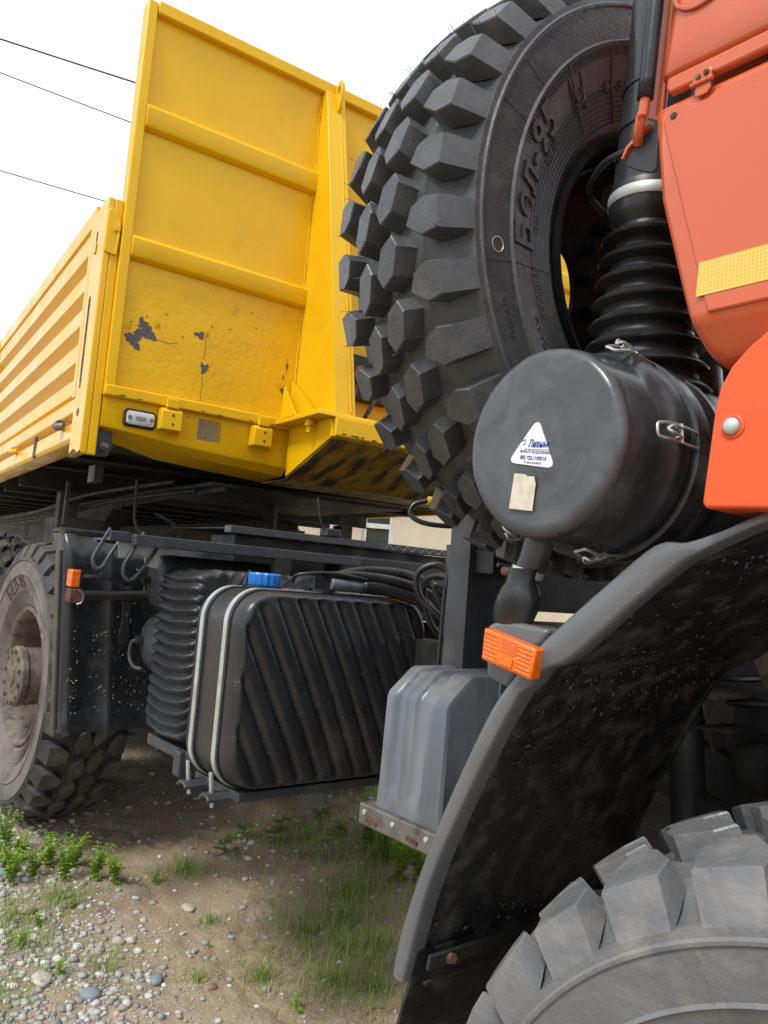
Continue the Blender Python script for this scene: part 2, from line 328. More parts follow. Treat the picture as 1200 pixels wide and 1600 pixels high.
for y0, y1 in ((0.002, 0.046), (W-0.046, W-0.002)):
    B().box(-0.05, 0.030, y0, y1, 2.29, 4.075).build('upright', 'yellow', hb, 30, 0.006)
B().box(-0.05, 0.034, 0.048, W-0.048, 4.025, 4.085).build('top_rail', 'yellow', hb, 30, 0.006)
B().box(0.001, 0.034, 0.003, W-0.003, 2.2895, 2.335).build('sill', 'yellow', hb, 30, 0.005)
# tapered gusset posts and lifting eyes
for k, y0 in enumerate((0.900, W-1.005)):
    y1 = y0 + 0.105
    p = B()
    pl = [(0.0, 4.02), (0.055, 4.02), (0.425, 2.325), (0.0, 2.325)]
    p.prism(pl, 'Y', y0, y1).build('gusset_post', 'yellow', hb, 30, 0.004)
    f = B().tube([(0.055+0.37*i/50+0.003, y0+0.075+0.0015*random.uniform(-1, 1), 4.0-1.66*i/50) for i in range(51)], [0.003+0.002*random.random() for _ in range(51)], 6).build('weld_bead', 'yellow', hb, 60)
    e = B(); ring = [(0.07+0.022*math.cos(a), 4.035+0.032*math.sin(a)) for a in [2*PI*i/14 for i in range(14)]]
    outl = [(0.06, 3.90), (0.075, 3.93), (0.115, 4.0), (0.118, 4.05), (0.10, 4.085), (0.07, 4.095), (0.045, 4.08), (0.03, 4.05), (0.03, 3.95)]
    # plate with a hole, built as a ring of quads
    n = 20; cx, cz = 0.075, 4.03; inn = [(cx+0.016*math.cos(2*PI*i/n), cz+0.028*math.sin(2*PI*i/n)) for i in range(n)]
    out2 = [(cx+0.036*math.cos(2*PI*i/n), cz+0.058*math.sin(2*PI*i/n)*(1.9 if math.sin(2*PI*i/n) < -0.2 else 1)) for i in range(n)]
    L = [[(x, y0+0.055, z) for x, z in inn], [(x, y0+0.055, z) for x, z in out2], [(x, y0+0.069, z) for x, z in out2], [(x, y0+0.069, z) for x, z in inn]]
    e.loops(L + [L[0]], True, False, False).build('lifting_eye', 'yellow', hb, 30)
    # fin gussets at the foot
    for j, yy in enumerate((y0-0.075, y0-0.018)):
        B().prism([(0.30+0.0*j, 2.34), (0.37, 2.34), (0.305, 2.47), (0.30, 2.47)], 'Y', yy-0.004, yy+0.004).build('fin', 'yellow', hb, 0) if False else None
        B().prism([(0.0, 2.34), (0.16+0.12*j, 2.34), (0.01, 2.50+0.03*j)], 'Y', y0-0.065+0.04*j, y0-0.057+0.04*j).build('fin', 'yellow', hb, 0)
# paint chips: bare steel patches with ragged outlines on the headboard
def chip(cy, cz, ry, rz, name, seed, x=0.0045, m_='bare', lobes=1.0):
    rnd = random.Random(seed); n = 22; pts = []
    for i in range(n):
        a = 2*PI*i/n; k = 0.55 + 0.45*rnd.random() + 0.25*lobes*math.sin(3*a+seed)
        pts.append((cy + ry*k*math.cos(a), cz + rz*k*math.sin(a)))
    B().prism(pts, 'X', 0.0032, x).build(name, m_, hb, 0)
chip(0.155, 2.600, 0.055, 0.040, 'paint_chip', 3); chip(0.105, 2.555, 0.040, 0.048, 'paint_chip', 5, 0.0047)
chip(0.135, 2.635, 0.026, 0.030, 'paint_chip', 8, 0.0048)
chip(0.395, 2.648, 0.032, 0.018, 'paint_chip', 11); chip(0.430, 2.500, 0.022, 0.032, 'paint_chip', 13); chip(0.835, 2.480, 0.016, 0.024, 'paint_chip', 17)
chip(0.845, 2.60, 0.006, 0.02, 'paint_chip', 19); chip(0.83, 2.545, 0.006, 0.012, 'paint_chip', 21)
for k in range(9): chip(0.08+0.78*random.random(), 2.55+0.3*random.random(), 0.005, 0.004, 'paint_chip', 30+k, 0.0042)
for pts in ([(0.425, 2.64), (0.428, 2.58), (0.424, 2.54)], [(0.424, 2.46), (0.430, 2.42), (0.426, 2.38), (0.432, 2.35)], [(0.842, 2.64), (0.838, 2.60), (0.846, 2.56)], [(0.20, 2.58), (0.26, 2.575), (0.30, 2.59)]):
    B().tube([(0.0036, y, z) for y, z in pts], 0.0009, 4).build('paint_crack', 'rust', hb)
# curled paint flakes beside the chips
for cy, cz in ((0.20, 2.645), (0.075, 2.61), (0.81, 2.50), (0.425, 2.66)):
    B().add([(0.004, cy-0.012, cz-0.01), (0.004, cy+0.012, cz-0.012), (0.014, cy+0.008, cz+0.012), (0.010, cy-0.01, cz+0.010), (0.006, cy-0.012, cz-0.011), (0.0055, cy+0.012, cz-0.0135)],
            [(0, 1, 2, 3), (4, 5, 2, 3), (0, 3, 4), (1, 5, 2)]).build('paint_flake', 'yellow', hb, 0)
# front cross beam under the headboard: shallow at the corner, deep towards the middle
def beam(flip):
    L = []
    for y, zf, zb in ((0.006, 2.172, 2.150), (0.12, 2.165, 2.143), (0.26, 2.152, 2.118), (0.34, 2.142, 2.100), (0.60, 2.128, 2.084), (0.893, 2.118, 2.068)):
        yy = W-y if flip else y
        L.append([(0.003, yy, 2.2885), (0.003, yy, zf), (-0.002, yy, zf-0.012), (-0.05, yy, zb), (-0.30, yy, zb-0.01), (-0.30, yy, zb+0.01), (-0.06, yy, zb+0.02), (-0.06, yy, 2.2885)])
    return B().loops(L).build('cross_beam', 'yellow', TR, 30)
fb = beam(False); beam(True)
B().box(0.0, 0.012, 0.893, 0.905, 2.06, 2.30).build('beam_end', 'yellow', fb, 0, 0.003)
# nose: horizontal shelf, front lip and sloping wear plate
ns = B().prism([(0.0, 2.322), (0.445, 2.322), (0.452, 2.300), (0.0, 2.300)], 'Y', 0.80, W-0.80).build('nose_shelf', 'yellow', TR, 30, 0.004)
B().prism([(0.43, 2.298), (0.462, 2.298), (0.468, 2.218), (0.455, 2.212), (0.02, 2.056), (0.02, 2.064), (0.43, 2.222)], 'Y', 0.886, W-0.886).build('nose_lip', 'yellow', ns, 30, 0.003)
B().prism([(0.452, 2.209), (0.018, 2.052), (-0.25, 2.052), (-0.25, 2.046), (0.018, 2.046), (0.456, 2.204)], 'Y', 0.88, W-0.88).build('wear_plate', 'yellow_worn', ns, 0)
for y in (0.886, W-0.875):
    B().prism([(0.03, 2.30), (0.43, 2.298), (0.455, 2.214), (0.03, 2.06)], 'Y', y-0.012, y-0.001).build('nose_cheek', 'yellow', ns, 0, 0.002)
for y in (0.84, W-0.84):
    B().cyl((0.30, y, 2.270), (0.30, y, 2.2985), 0.022, 10).cyl((0.30, y, 2.24), (0.30, y, 2.270), 0.012, 8).build('bolt', 'yellow', ns, 30)
def spot(x0, x1, cy, cz, ry, rz, seed, par, m_='rust'):
    rnd = random.Random(seed); n = 12; pts = []
    for i in range(n):
        a = 2*PI*i/n; k = 0.5+0.6*rnd.random(); pts.append((cy+ry*k*math.cos(a), cz+rz*k*math.sin(a)))
    B().prism(pts, 'X', x0, x1).build('rust_spot', m_, par, 0)
rw_ = random.Random(77)
for k in range(16): spot(0.4625, 0.4690, 0.90+1.0*rw_.random(), 2.222+0.006*rw_.random(), 0.012+0.02*rw_.random(), 0.004, 200+k, ns, 'bare' if k % 2 else 'rust')
for k in range(7): spot(0.0031, 0.0037, 0.08+0.78*rw_.random(), 2.18+0.09*rw_.random(), 0.004+0.004*rw_.random(), 0.004, 300+k, fb)
for k in range(10): spot(0.0345, 0.0352, 0.06+0.8*rw_.random(), 2.293+0.006*rw_.random(), 0.010+0.012*rw_.random(), 0.003, 400+k, hb, 'bare')
# marker lamp, bracket boxes, type plate
ml = B(); out = rrect(0.140, 0.078, 0.018); ml.loops([[(0.001, 0.165+a*s_, 2.213+c_*s_) if True else 0 for a, c_ in out] for s_ in (1.0,)] + [[(0.016, 0.165+a, 2.213+c_) for a, c_ in out]] + [[(0.021, 0.165+a*0.93, 2.213+c_*0.9) for a, c_ in out]], True).build('marker_lamp', 'rubber', TR, 30)
mlo = bpy.data.objects['marker_lamp']
out = rrect(0.120, 0.058, 0.012)
B().loops([[(0.0205, 0.165+a, 2.213+c_) for a, c_ in out], [(0.027, 0.165+a, 2.213+c_) for a, c_ in out], [(0.030, 0.165+a*0.9, 2.213+c_*0.8) for a, c_ in out]]).build('lens', 'lamp_glass', mlo, 30)
for yy in (0.118, 0.212): B().cyl((0.029, yy, 2.213), (0.0325, yy, 2.213), 0.009, 10).build('screw', 'dull_steel', mlo)
B().loops([[(0.0302, 0.165+a, 2.213+c_) for a, c_ in rrect(0.045, 0.016, 0.007)], [(0.0335, 0.165+a, 2.213+c_) for a, c_ in rrect(0.045, 0.016, 0.007)]]).build('bulb_window', 'ink_grey', mlo)
for yc in (0.286, 0.724):
    bk = B().prism([(0.001, 2.275), (0.06, 2.275), (0.075, 2.262), (0.075, 2.180), (0.001, 2.180)], 'Y', yc-0.046, yc+0.046).build('bracket_box', 'yellow', TR, 30, 0.004)
    B().box(0.052, 0.075, yc-0.028, yc+0.028, 2.276, 2.318).build('lug', 'yellow', bk, 0, 0.004)
    B().box(0.001, 0.05, yc+0.049, yc+0.055, 2.17, 2.265).build('side_plate', 'yellow', bk, 0)
    for zz in (2.245, 2.205): B().cyl((0.0752, yc+0.005, zz), (0.0765, yc+0.005, zz), 0.006, 8).build('bolt_hole', 'ink_dark', bk)
pl = B().box(0.001, 0.003, 0.428, 0.542, 2.170, 2.268).build('type_plate', 'plate', TR, 0)
tl = B()
for i in range(8):
    z = 2.255-0.0105*i; y = 0.438 + (0.03 if 3 <= i <= 6 else 0)
    while y < 0.528:
        l = random.uniform(0.006, 0.02); tl.box(0.0031, 0.0034, y, min(y+l, 0.533), z-0.0018, z+0.0018); y += l+0.005
tl.build('plate_print', 'ink_grey', pl, 0)
# right corner post with latch plate, slot and torn foot
cp = B().prism([(-0.215, 2.03), (0.0, 2.03), (0.0, 3.15), (-0.215, 3.15)], 'Y', -0.064, -0.034).build('corner_post', 'yellow_side', TR, 30, 0.006)
B().box(-0.03, 0.001, -0.0335, 0.001, 2.031, 3.148).build('post_flange', 'yellow', cp, 30, 0.004)
B().prism([(-0.032, 2.99), (-0.032, 3.105), (0.0, 3.125), (0.0, 2.97)], 'Y', -0.06, -0.055).build('latch_plate', 'yellow', cp, 0) if False else None
B().prism([(-0.060, 2.905), (-0.012, 2.895), (-0.004, 2.93), (-0.006, 3.06), (-0.020, 3.09), (-0.048, 3.10), (-0.060, 3.085)], 'X', 0.0012, 0.010).build('latch_plate', 'yellow', cp, 30, 0.003)
B().tube([(0.013, -0.014, 2.90), (0.020, -0.012, 2.96), (0.018, -0.010, 3.04)], 0.006, 8).build('latch_rod', 'yellow', cp)
B().cyl((0.0102, -0.018, 3.01), (0.026, -0.018, 3.01), 0.012, 8).build('bolt', 'yellow', cp)
B().box(-0.150, -0.128, -0.0655, -0.0645, 2.33, 2.74).build('slot', 'ink_dark', cp, 0)
B().box(-0.145, -0.135, -0.068, -0.066, 2.36, 2.73).build('latch_bar', 'dull_steel', cp, 0)
B().box(-0.150, -0.128, -0.0655, -0.0645, 2.99, 3.035).build('slot', 'ink_dark', cp, 0)
B().box(-0.158, -0.124, -0.070, -0.0656, 2.935, 2.985).build('hinge_lug', 'yellow_side', cp, 0, 0.003)
B().lathe([(0.019, 0), (0.019, 0.001)], (-0.12, -0.0645, 2.22), (0, -1, 0), 14).build('hole', 'ink_dark', cp, 0)
B().prism([(-0.20, 2.028), (-0.13, 2.027), (-0.05, 2.029), (0.001, 2.028), (0.001, 2.043), (-0.05, 2.036), (-0.12, 2.060), (-0.20, 2.045)], 'Y', -0.066, -0.0642).build('rust_patch', 'rust', cp, 0)
# right side board: pressed sheet with five corrugations, rails, latches
LEN = 8.6
def side(y_out, sgn, cats):
    prof = [(0.0, 3.185), (0.0, 3.105), (0.028, 3.098), (0.028, 3.085), (0.004, 3.078)]
    for zc in (2.985, 2.815, 2.650, 2.480):
        prof += [(0.004, zc), (0.042, zc-0.040), (0.042, zc-0.062), (0.012, zc-0.078), (0.012, zc-0.092), (0.004, zc-0.098)]
    prof += [(0.004, 2.325), (0.034, 2.312), (0.034, 2.300)]
    sb = None
    for k in range(3):
        x1 = -0.222 - k*(LEN/3); x0 = x1 - LEN/3 + 0.03
        L = [[(x, y_out + sgn*a, z) for a, z in prof] + [(x, y_out + sgn*0.075, 2.300), (x, y_out + sgn*0.075, 3.185)] for x in (x0, x1)]
        s_ = B().loops(L).build('side_board', 'yellow_side', TR, 25)
        B().box(x1-0.055, x1-0.001, min(y_out-sgn*0.004, y_out+sgn*0.07), max(y_out-sgn*0.004, y_out+sgn*0.07), 2.302, 3.183).build('board_edge', 'yellow_side', s_, 30, 0.004)
        L = [[(x, y_out + sgn*a, z) for a, z in ((0.0, 2.298), (0.0, 2.235), (0.012, 2.222), (0.06, 2.222), (0.06, 2.298))] for x in (x0, x1)]
        B().loops(L).build('board_rail', 'yellow_side', s_, 30, 0.004)
        if k == 0:
            for xx in (-0.45, -1.72):
                h = B().tube([(x1-0.02-0.0 if False else xx, y_out-sgn*0.016, 2.215), (xx, y_out-sgn*0.030, 2.196), (xx+0.05, y_out-sgn*0.024, 2.188), (xx+0.06, y_out-sgn*0.006, 2.19)], 0.014, 8)
                h.cyl((xx-0.025, y_out-sgn*0.012, 2.20), (xx+0.03, y_out-sgn*0.012, 2.20), 0.024, 10)
                h.build('board_hinge', 'dull_steel' if xx > -1 else 'yellow_side', s_, 40)
            B().box(-1.12, -1.08, min(y_out-sgn*0.003, y_out+sgn*0.01), max(y_out-sgn*0.003, y_out+sgn*0.01), 2.105, 2.218).build('bare_strap', 'bare', s_, 0)
    lo = 0.0 if sgn > 0 else 0.03
    r_ = B().loops([[(x, y_out + sgn*a, z + (lo if z < 2.15 else 0)) for a, z in ((0.006, 2.190), (0.002, 2.12), (0.012, 2.102), (0.05, 2.095), (0.10, 2.095), (0.10, 2.19))] for x in (-LEN-0.2, -0.20)]).build('chassis_rail', 'yellow_side', TR, 30, 0.004)
side(-0.060, 1, 0); side(W+0.060, -1, 0)
B().box(-0.215, 0.0, W+0.034, W+0.064, 2.03, 3.15).build('corner_post', 'yellow_side', TR, 30, 0.006)
B().box(-LEN-0.2, -LEN-0.15, 0, W, 2.1, 3.15).build('tailboard', 'yellow', TR, 0)
# floor and underframe
fl = B().box(-LEN-0.14, -0.062, 0.045, W-0.045, 2.165, 2.20).build('floor', 'underframe', TR, 0)
for i in range(13):
    x = -0.34 - i*0.62
    zb = 2.115 if i < 3 else 2.030
    B().prism([(x, 2.162), (x+0.06, 2.162), (x+0.06, 2.155), (x+0.008, 2.155), (x+0.008, zb+0.01), (x+0.055, zb+0.01), (x+0.055, zb), (x, zb)], 'Y', 0.05, W-0.05).build('cross_member', 'underframe', TR, 0)
for y, xf in ((0.72, -0.32), (W-0.72, -2.15)):
    cb = B()
    cb.box(-LEN, xf, y-0.07, y+0.07, 2.012, 2.027)
    if xf > -1: cb.prism([(xf, 2.011), (-2.1, 2.011), (-2.1, 1.972), (xf, 1.990)], 'Y', y-0.006, y+0.006)
    cb.prism([(-2.151, 2.011), (-LEN, 2.011), (-LEN, 1.60), (-3.0, 1.60), (-2.151, 1.95)], 'Y', y-0.006, y+0.006)
    cb.prism([(-LEN, 1.598), (-3.0, 1.598), (-2.152, 1.948), (-2.152, 1.934), (-3.0, 1.584), (-LEN, 1.584)], 'Y', y-0.07, y+0.07)
    cb.build('chassis_beam', 'underframe', TR, 0)
B().box(-1.7, -0.45, 0.80, 1.92, 2.030, 2.045).build('kingpin_plate', 'chassis', TR, 0)
B().cyl((-1.22, W/2, 1.80), (-1.22, W/2, 2.029), 0.045, 14).build('kingpin', 'chassis', TR)
B().box(-0.44, -0.32, 0.08, 0.12, 1.95, 2.029).build('corner_bracket', 'chassis', TR, 0)
B().prism([(0.0, 2.15), (0.07, 2.14), (0.075, 2.08), (0.055, 2.035), (0.0, 2.03)], 'X', -0.045, -0.030).build('pivot_plate', 'paint_grey', TR, 0, 0.004)
B().cyl((-0.032, 0.035, 2.075), (0.03, 0.035, 2.075), 0.010, 8).cyl((-0.029, 0.035, 2.075), (-0.012, 0.035, 2.075), 0.018, 6).build('pivot_bolt', 'dull_steel', TR)
B().box(-1.4, -1.36, 0.18, 0.20, 1.78, 2.03).build('hanger', 'underframe', TR, 0)
B().box(-2.3, -1.9, 0.25, 0.55, 1.62, 1.85).build('tool_box', 'underframe', TR, 0, 0.01)
for k, (y, z) in enumerate(((0.30, 1.93), (0.42, 1.90), (0.55, 1.96))):
    B().tube([(-0.6, y+0.25, z+0.10), (-1.6, y+0.05, z+0.05), (-3.0, y, z-0.02), (-6, y, z-0.03)], 0.012, 6, sub=4).build('brake_pipe', 'chassis', TR)
B().tube([(-0.75, 0.40, 2.03), (-0.77, 0.42, 1.80), (-0.72, 0.50, 1.74), (-0.66, 0.60, 1.80), (-0.70, 0.50, 1.86)], 0.009, 6, sub=5).build('hose_hook', 'underframe', TR)
for yy in (0.28, W-0.4):
    B().box(-2.15, -2.03, yy, yy+0.12, 0.75, 2.02).box(-2.25, -1.93, yy-0.06, yy+0.18, 0.68, 0.748).build('landing_leg', 'underframe', TR, 0, 0.006)
# trailer couplings between the two gusset posts
cn = B().box(0.02, 0.10, 1.10, 1.70, 2.50, 2.72).build('coupling_panel', 'chassis', TR, 0, 0.006)
for y, z, m_ in ((1.15, 2.60, 'pink'), (1.45, 2.60, 'blue_cap')):
    B().cyl((0.10, y, z), (0.19, y, z), 0.045, 16, 0.008).build('coupling', 'chassis', cn)
    B().cyl((0.1905, y, z), (0.205, y, z), 0.036, 16, 0.004).build('coupling_cap', m_, cn)
B().box(0.0, 0.03, 1.02, W-1.02, 2.325, 2.50).build('cover_plate', 'yellow', TR, 0, 0.004)
for y0 in (1.08, 1.2): B().tube([(0.16, y0, 2.58), (0.24, y0+0.02, 2.50), (0.22, y0-0.03, 2.36), (0.10, y0+0.04, 2.335)], 0.011, 7, sub=5).build('air_hose', 'rubber', TR)

# ------------------------------------------------------------------ tractor truck
TK = empty('tractor_truck', (-2.2, 2.25, 0.10), inv=True)
tag(TK, 'orange-cab tractor truck with black fenders, fuel tanks and upright spare tyre', 'truck')
CY = 2.25                                            # centre line of the truck

def lerp_tab(tab, z):
    for (z0, x0), (z1, x1) in zip(tab, tab[1:]):
        if z0 <= z <= z1: return x0 + (x1-x0)*(z-z0)/(z1-z0)
    return tab[-1][1] if z > tab[-1][0] else tab[0][1]
# ---- tyre: carcass, lugs, vent hairs (axis = local Z, outer face +Z)
def tyre_mesh(hairs, seed=1, worn=False):
    rnd = random.Random(seed)
    half = [(0.322, 0.085), (0.324, 0.120), (0.332, 0.136), (0.346, 0.143), (0.358, 0.148)]
    for k in range(8):
        r0 = 0.362 + 0.0095*k; h0 = 0.151 + 0.0030*k
        half += [(r0, h0), (r0+0.0030, h0+0.0042), (r0+0.0055, h0+0.0016)]
    half += [(0.442, 0.177), (0.460, 0.183), (0.485, 0.192), (0.506, 0.198), (0.510, 0.2030), (0.515, 0.1985), (0.545, 0.1995), (0.578, 0.199), (0.582, 0.2028), (0.587, 0.2028), (0.591, 0.199), (0.601, 0.1975),
             (0.6030, 0.176), (0.609, 0.158), (0.623, 0.138), (0.632, 0.118), (0.637, 0.09), (0.640, 0.05)]
    if worn:                                         # driven tyres: shallower grooves
        half = [(r_ + (0.010 if h < 0.125 else 0.004 if h < 0.145 else 0.0), h) if r_ > 0.61 else (r_, h) for r_, h in half]
    prof = half + [(0.6465 if worn else 0.6405, 0.0)] + [(r_, -h) for r_, h in reversed(half)]
    b = B(); n = 144; m_ = len(prof)
    b.v = [(r_*math.cos(2*PI*k/n), r_*math.sin(2*PI*k/n), h) for k in range(n) for r_, h in prof]
    b.f = [(k*m_+j, k*m_+j+1, ((k+1) % n)*m_+j+1, ((k+1) % n)*m_+j) for k in range(n) for j in range(m_-1)]
    NP = 29 if worn else 35; pa = 2*PI/NP; SE = 0.172 if worn else 0.170
    def top(h): return 0.692 - 0.024*(abs(h)/0.165)**1.7
    def lug(a0, poly, sg, shoulder):
        pts = [(a0 + sg*u*pa, sg*h) for u, h in poly]
        ca = sum(p[0] for p in pts)/len(pts); ch = sum(p[1] for p in pts)/len(pts)
        T = []; Bt = []; T2 = []
        for (a, h) in pts:
            outer = shoulder and abs(abs(h)-SE) < 0.004
            rt_ = top(h)
            T.append((a, h, rt_))
            k = 1.12
            a2 = ca + (a-ca)*k; h2 = ch + (h-ch)*k
            if outer: h2 = sg*0.1988; r2 = 0.594; a2 = ca + (a-ca)*1.0
            else: r2 = 0.632 if worn else 0.628; h2 = max(-0.140, min(0.140, h2)) if shoulder else h2
            Bt.append((a2, h2, r2))
        c = lambda q: (q[2]*math.cos(q[0]), q[2]*math.sin(q[0]), q[1])
        # slightly chamfered crown
        T2 = [(ca + (a-ca)*0.94, ch + (h-ch)*0.95, r_+0.0) for a, h, r_ in T]
        T1 = [(a, h, r_-0.003) for a, h, r_ in T]
        b.loops([[c(q) for q in Bt], [c(q) for q in T1], [c(q) for q in T2]], True, False, True)
        if hairs:
            for q in rnd.sample(T, 2):
                p = Vector(c(q)); d = Vector((math.cos(q[0]), math.sin(q[0]), 0.12*sg)) + Vector((rnd.uniform(-.25, .25), rnd.uniform(-.25, .25), rnd.uniform(-.3, .3)))
                b.tube([p - d*0.003, p + d*rnd.uniform(0.006, 0.015)], 0.0006, 3)
    sh = [(0.26, 0.165), (-0.25, 0.165), (-0.30, 0.132), (-0.18, 0.104), (0.10, 0.092), (0.31, 0.128)]
    md = [(-0.40, 0.052), (-0.20, 0.066), (0.23, 0.053), (0.39, 0.022), (0.17, 0.008), (-0.25, 0.024)]
    sh[0] = (sh[0][0], SE); sh[1] = (sh[1][0], SE)
    if worn: sh = [(0.33, SE), (-0.33, SE), (-0.37, 0.132), (-0.16, 0.094), (0.14, 0.086), (0.37, 0.128)]; md = [(u*1.08, h*1.04) for u, h in md]
    else: sh = [(u, h if h == SE else h*1.04) for u, h in sh]; md = [(u, h*1.06) for u, h in md]
    for i in range(NP):
        a = pa*i
        for sg in (1, -1):
            lug(a + (0.25*pa if sg < 0 else 0), sh, sg, True)
            lug(a + 0.52*pa + (0.25*pa if sg < 0 else 0), md, sg, False)
    return b.mesh('tyre', recalc=True)
TYRE = tyre_mesh(True); TYRE2 = tyre_mesh(False, 2, True)
def hsurf(r_):                                       # sidewall height at radius r
    
    tab = [(0.36, 0.1520), (0.443, 0.1775), (0.46, 0.183), (0.485, 0.192), (0.506, 0.198), (0.578, 0.199), (0.60, 0.1988)]
    return lerp_tab(tab, r_)
def ring_text(txt, size, r0, phi, ext=0.0016, spacing=1.0, shear=0.0, bold=0.0, lift=0.001):
    vs, fs = text_mesh(txt, size, 0.0, spacing, shear, bold)
    b = B(); vv = []
    for z in (0, ext):
        for p in vs:
            rr = r0 + p.y; a = phi - p.x/r0; vv.append((rr*math.cos(a), rr*math.sin(a), hsurf(rr) + lift + z))
    n = len(vs); fc = [tuple(i+n for i in f) for f in fs]
    # side walls along boundary edges
    cnt = {}
    for f in fs:
        for i in range(len(f)):
            e = (f[i], f[(i+1) % len(f)]); k = tuple(sorted(e)); cnt.setdefault(k, []).append(e)
    for k, l in cnt.items():
        if len(l) == 1: a, c = l[0]; fc.append((a, c, c+n, a+n))
    b.add(vv, fc); return b
def wheel(name, loc, rot, tm, dusty, parent=TK, hub=True, letters=(), rimmat='rim_dust', label=None, side_m=None, side_r=0.575, dz=-0.060):
    w = empty(name, loc, rot, parent)
    if label: w['label'] = label
    me = tm.copy(); me.materials.clear(); t_ = link('tyre', me, dusty, w, 24)
    if side_m:
        me.materials.append(MATS[side_m])
        idx = [1 if math.hypot(p.center.x, p.center.y) < side_r else 0 for p in me.polygons]; me.polygons.foreach_set('material_index', idx)
    rm = B(); n = 48
    prof = [(0.344, 0.136), (0.345, 0.146), (0.337, 0.155), (0.326, 0.152), (0.314, 0.136), (0.305, 0.105), (0.298, 0.07), (0.292, 0.0), (0.288, -0.055)]
    bk = [(0.292, -0.062), (0.298, -0.11), (0.326, -0.135), (0.344, -0.130), (0.344, -0.118), (0.312, -0.05), (0.312, 0.05), (0.344, 0.136)]
    rm.lathe(prof + bk, (0, 0, 0), (0, 0, 1), n, False, False)
    # wheel disc pierced by five rounded hand holes
    nd = 120; c0, hw, ha = 0.222, 0.036, R(18)
    def hole(a):
        d = min(abs((a - R(h) + PI) % (2*PI) - PI) for h in (190, 280, 10, 100)); t_ = d/ha
        return hw*math.sqrt(1-t_*t_) if t_ < 1 else 0.0
    for zf, zb in ((dz+0.002, dz-0.010),):
        for sg in (-1, 1):
            L = []
            for k in range(nd+1):
                a = 2*PI*k/nd; e = max(hole(a), 0.0004)
                ra, rb = (0.03, c0-e) if sg < 0 else (c0+e, 0.2905)
                L.append([(r2*math.cos(a), r2*math.sin(a), z) for r2, z in ((ra, zf), (rb, zf), (rb, zb), (ra, zb))])
            rm.loops(L, True, False, False)
    r_ = rm.build('rim', rimmat, w, 40)
    for k in range(14):
        a = 2*PI*k/14 + R(5.5)
        p = Vector((0.164*math.cos(a), 0.164*math.sin(a), dz))
        B().cyl(p, p + Vector((0, 0, 0.022)), 0.016, 6).cyl(p, p + Vector((0, 0, 0.036)), 0.009, 6).build('wheel_nut', 'rim_black' if not hub else 'rim_dust', w, 30)
    if hub:
        hb_ = B(); hb_.lathe([(0.150, -0.057), (0.147, 0.02), (0.142, 0.035), (0.142, 0.150), (0.150, 0.160), (0.150, 0.185), (0.138, 0.195), (0.05, 0.200), (0.048, 0.205), (0.001, 0.206)], (0, 0, 0), (0, 0, 1), 40, True, False)
        hb_.build('hub', 'rim_dust', w, 35)
        for k in range(12):
            a = 2*PI*k/12; p = Vector((0.128*math.cos(a), 0.128*math.sin(a), 0.194)); B().cyl(p, p + Vector((0, 0, 0.014)), 0.012, 6).build('hub_bolt', 'rim_dust', w, 30)
    for args in letters: ring_text(*args).build('sidewall_lettering', dusty, w, 30)
    return w
RS = R(90)
sp = wheel('spare_wheel', (-0.947-0.19*0.997, 1.5515+0.19*0.078, 2.332), (RS, 0, RS - R(4.47)), TYRE, 'tyre_clean', hub=False, rimmat='rim_black',
      letters=((u'Бел-95', 0.092, 0.462, R(170), 0.0034, 1.12, 0.0, 0.001), (u'14.00R20', 0.024, 0.425, R(199), 0.0018, 1.1), (u'НК 10', 0.022, 0.418, R(158), 0.0015, 1.1), (u'1716', 0.02, 0.418, R(181), 0.0015),
               (u'0321 G65Н', 0.03, 0.45, R(214), 0.0012), (u'ОТК-010', 0.020, 0.548, R(204), 0.0012), (u'НТ', 0.03, 0.46, R(108), 0.0015), (u'ФЕ-30', 0.03, 0.43, R(120), 0.0015)),
      label='clean black spare wheel standing upright behind the cab', dz=0.060)
def ring_extra(w, m_):                               # moulded radial seams, the boxed mark and the round stamp of the spare tyre
    for ph, r0, r1 in ((R(193), 0.36, 0.50), (R(193), 0.515, 0.578), (R(139), 0.37, 0.505), (R(121), 0.36, 0.5), (R(150), 0.517, 0.575), (R(161), 0.517, 0.58), (R(225), 0.36, 0.5), (R(240), 0.515, 0.58)):
        rr = [r0 + (r1-r0)*i/8 for i in range(9)]
        B().tube([(q*math.cos(ph), q*math.sin(ph), hsurf(q)+0.0005) for q in rr], 0.0017, 4).build('mould_seam', m_, w)
    c = R(138); r0 = 0.448
    P = [(r0+dr, c+da) for dr, da in ((-.035, -.05), (.035, -.05), (.035, .05), (-.035, .05), (-.035, -.05))]
    B().tube([(q*math.cos(a), q*math.sin(a), hsurf(q)+0.001) for q, a in P], 0.0016, 4).build('moulded_mark', m_, w)
    B().tube([((r0+.020*math.sin(t_))*math.cos(c+.035*math.cos(t_)), (r0+.020*math.sin(t_))*math.sin(c+.035*math.cos(t_)), hsurf(r0)+0.003) for t_ in [2*PI*i/16 for i in range(17)]], 0.0016, 4).build('moulded_mark', m_, w)
    c = R(190); r0 = 0.548
    B().tube([((r0+.014*math.sin(t_))*math.cos(c+.026*math.cos(t_)), (r0+.014*math.sin(t_))*math.sin(c+.026*math.cos(t_)), 0.1995) for t_ in [2*PI*i/14 for i in range(15)]], 0.0013, 4).build('chalk_mark', 'plate', w)
    b = B()
    for ri in (0.4945,):
        for i in range(90):
            a = R(75 + i*1.0); b.tube([((ri-.009)*math.cos(a), (ri-.009)*math.sin(a), hsurf(ri-.009)+0.0005), ((ri+.009)*math.cos(a+.012), (ri+.009)*math.sin(a+.012), hsurf(ri+.009)+0.0005)], 0.0008, 3)
    b.build('knurled_band', m_, w)
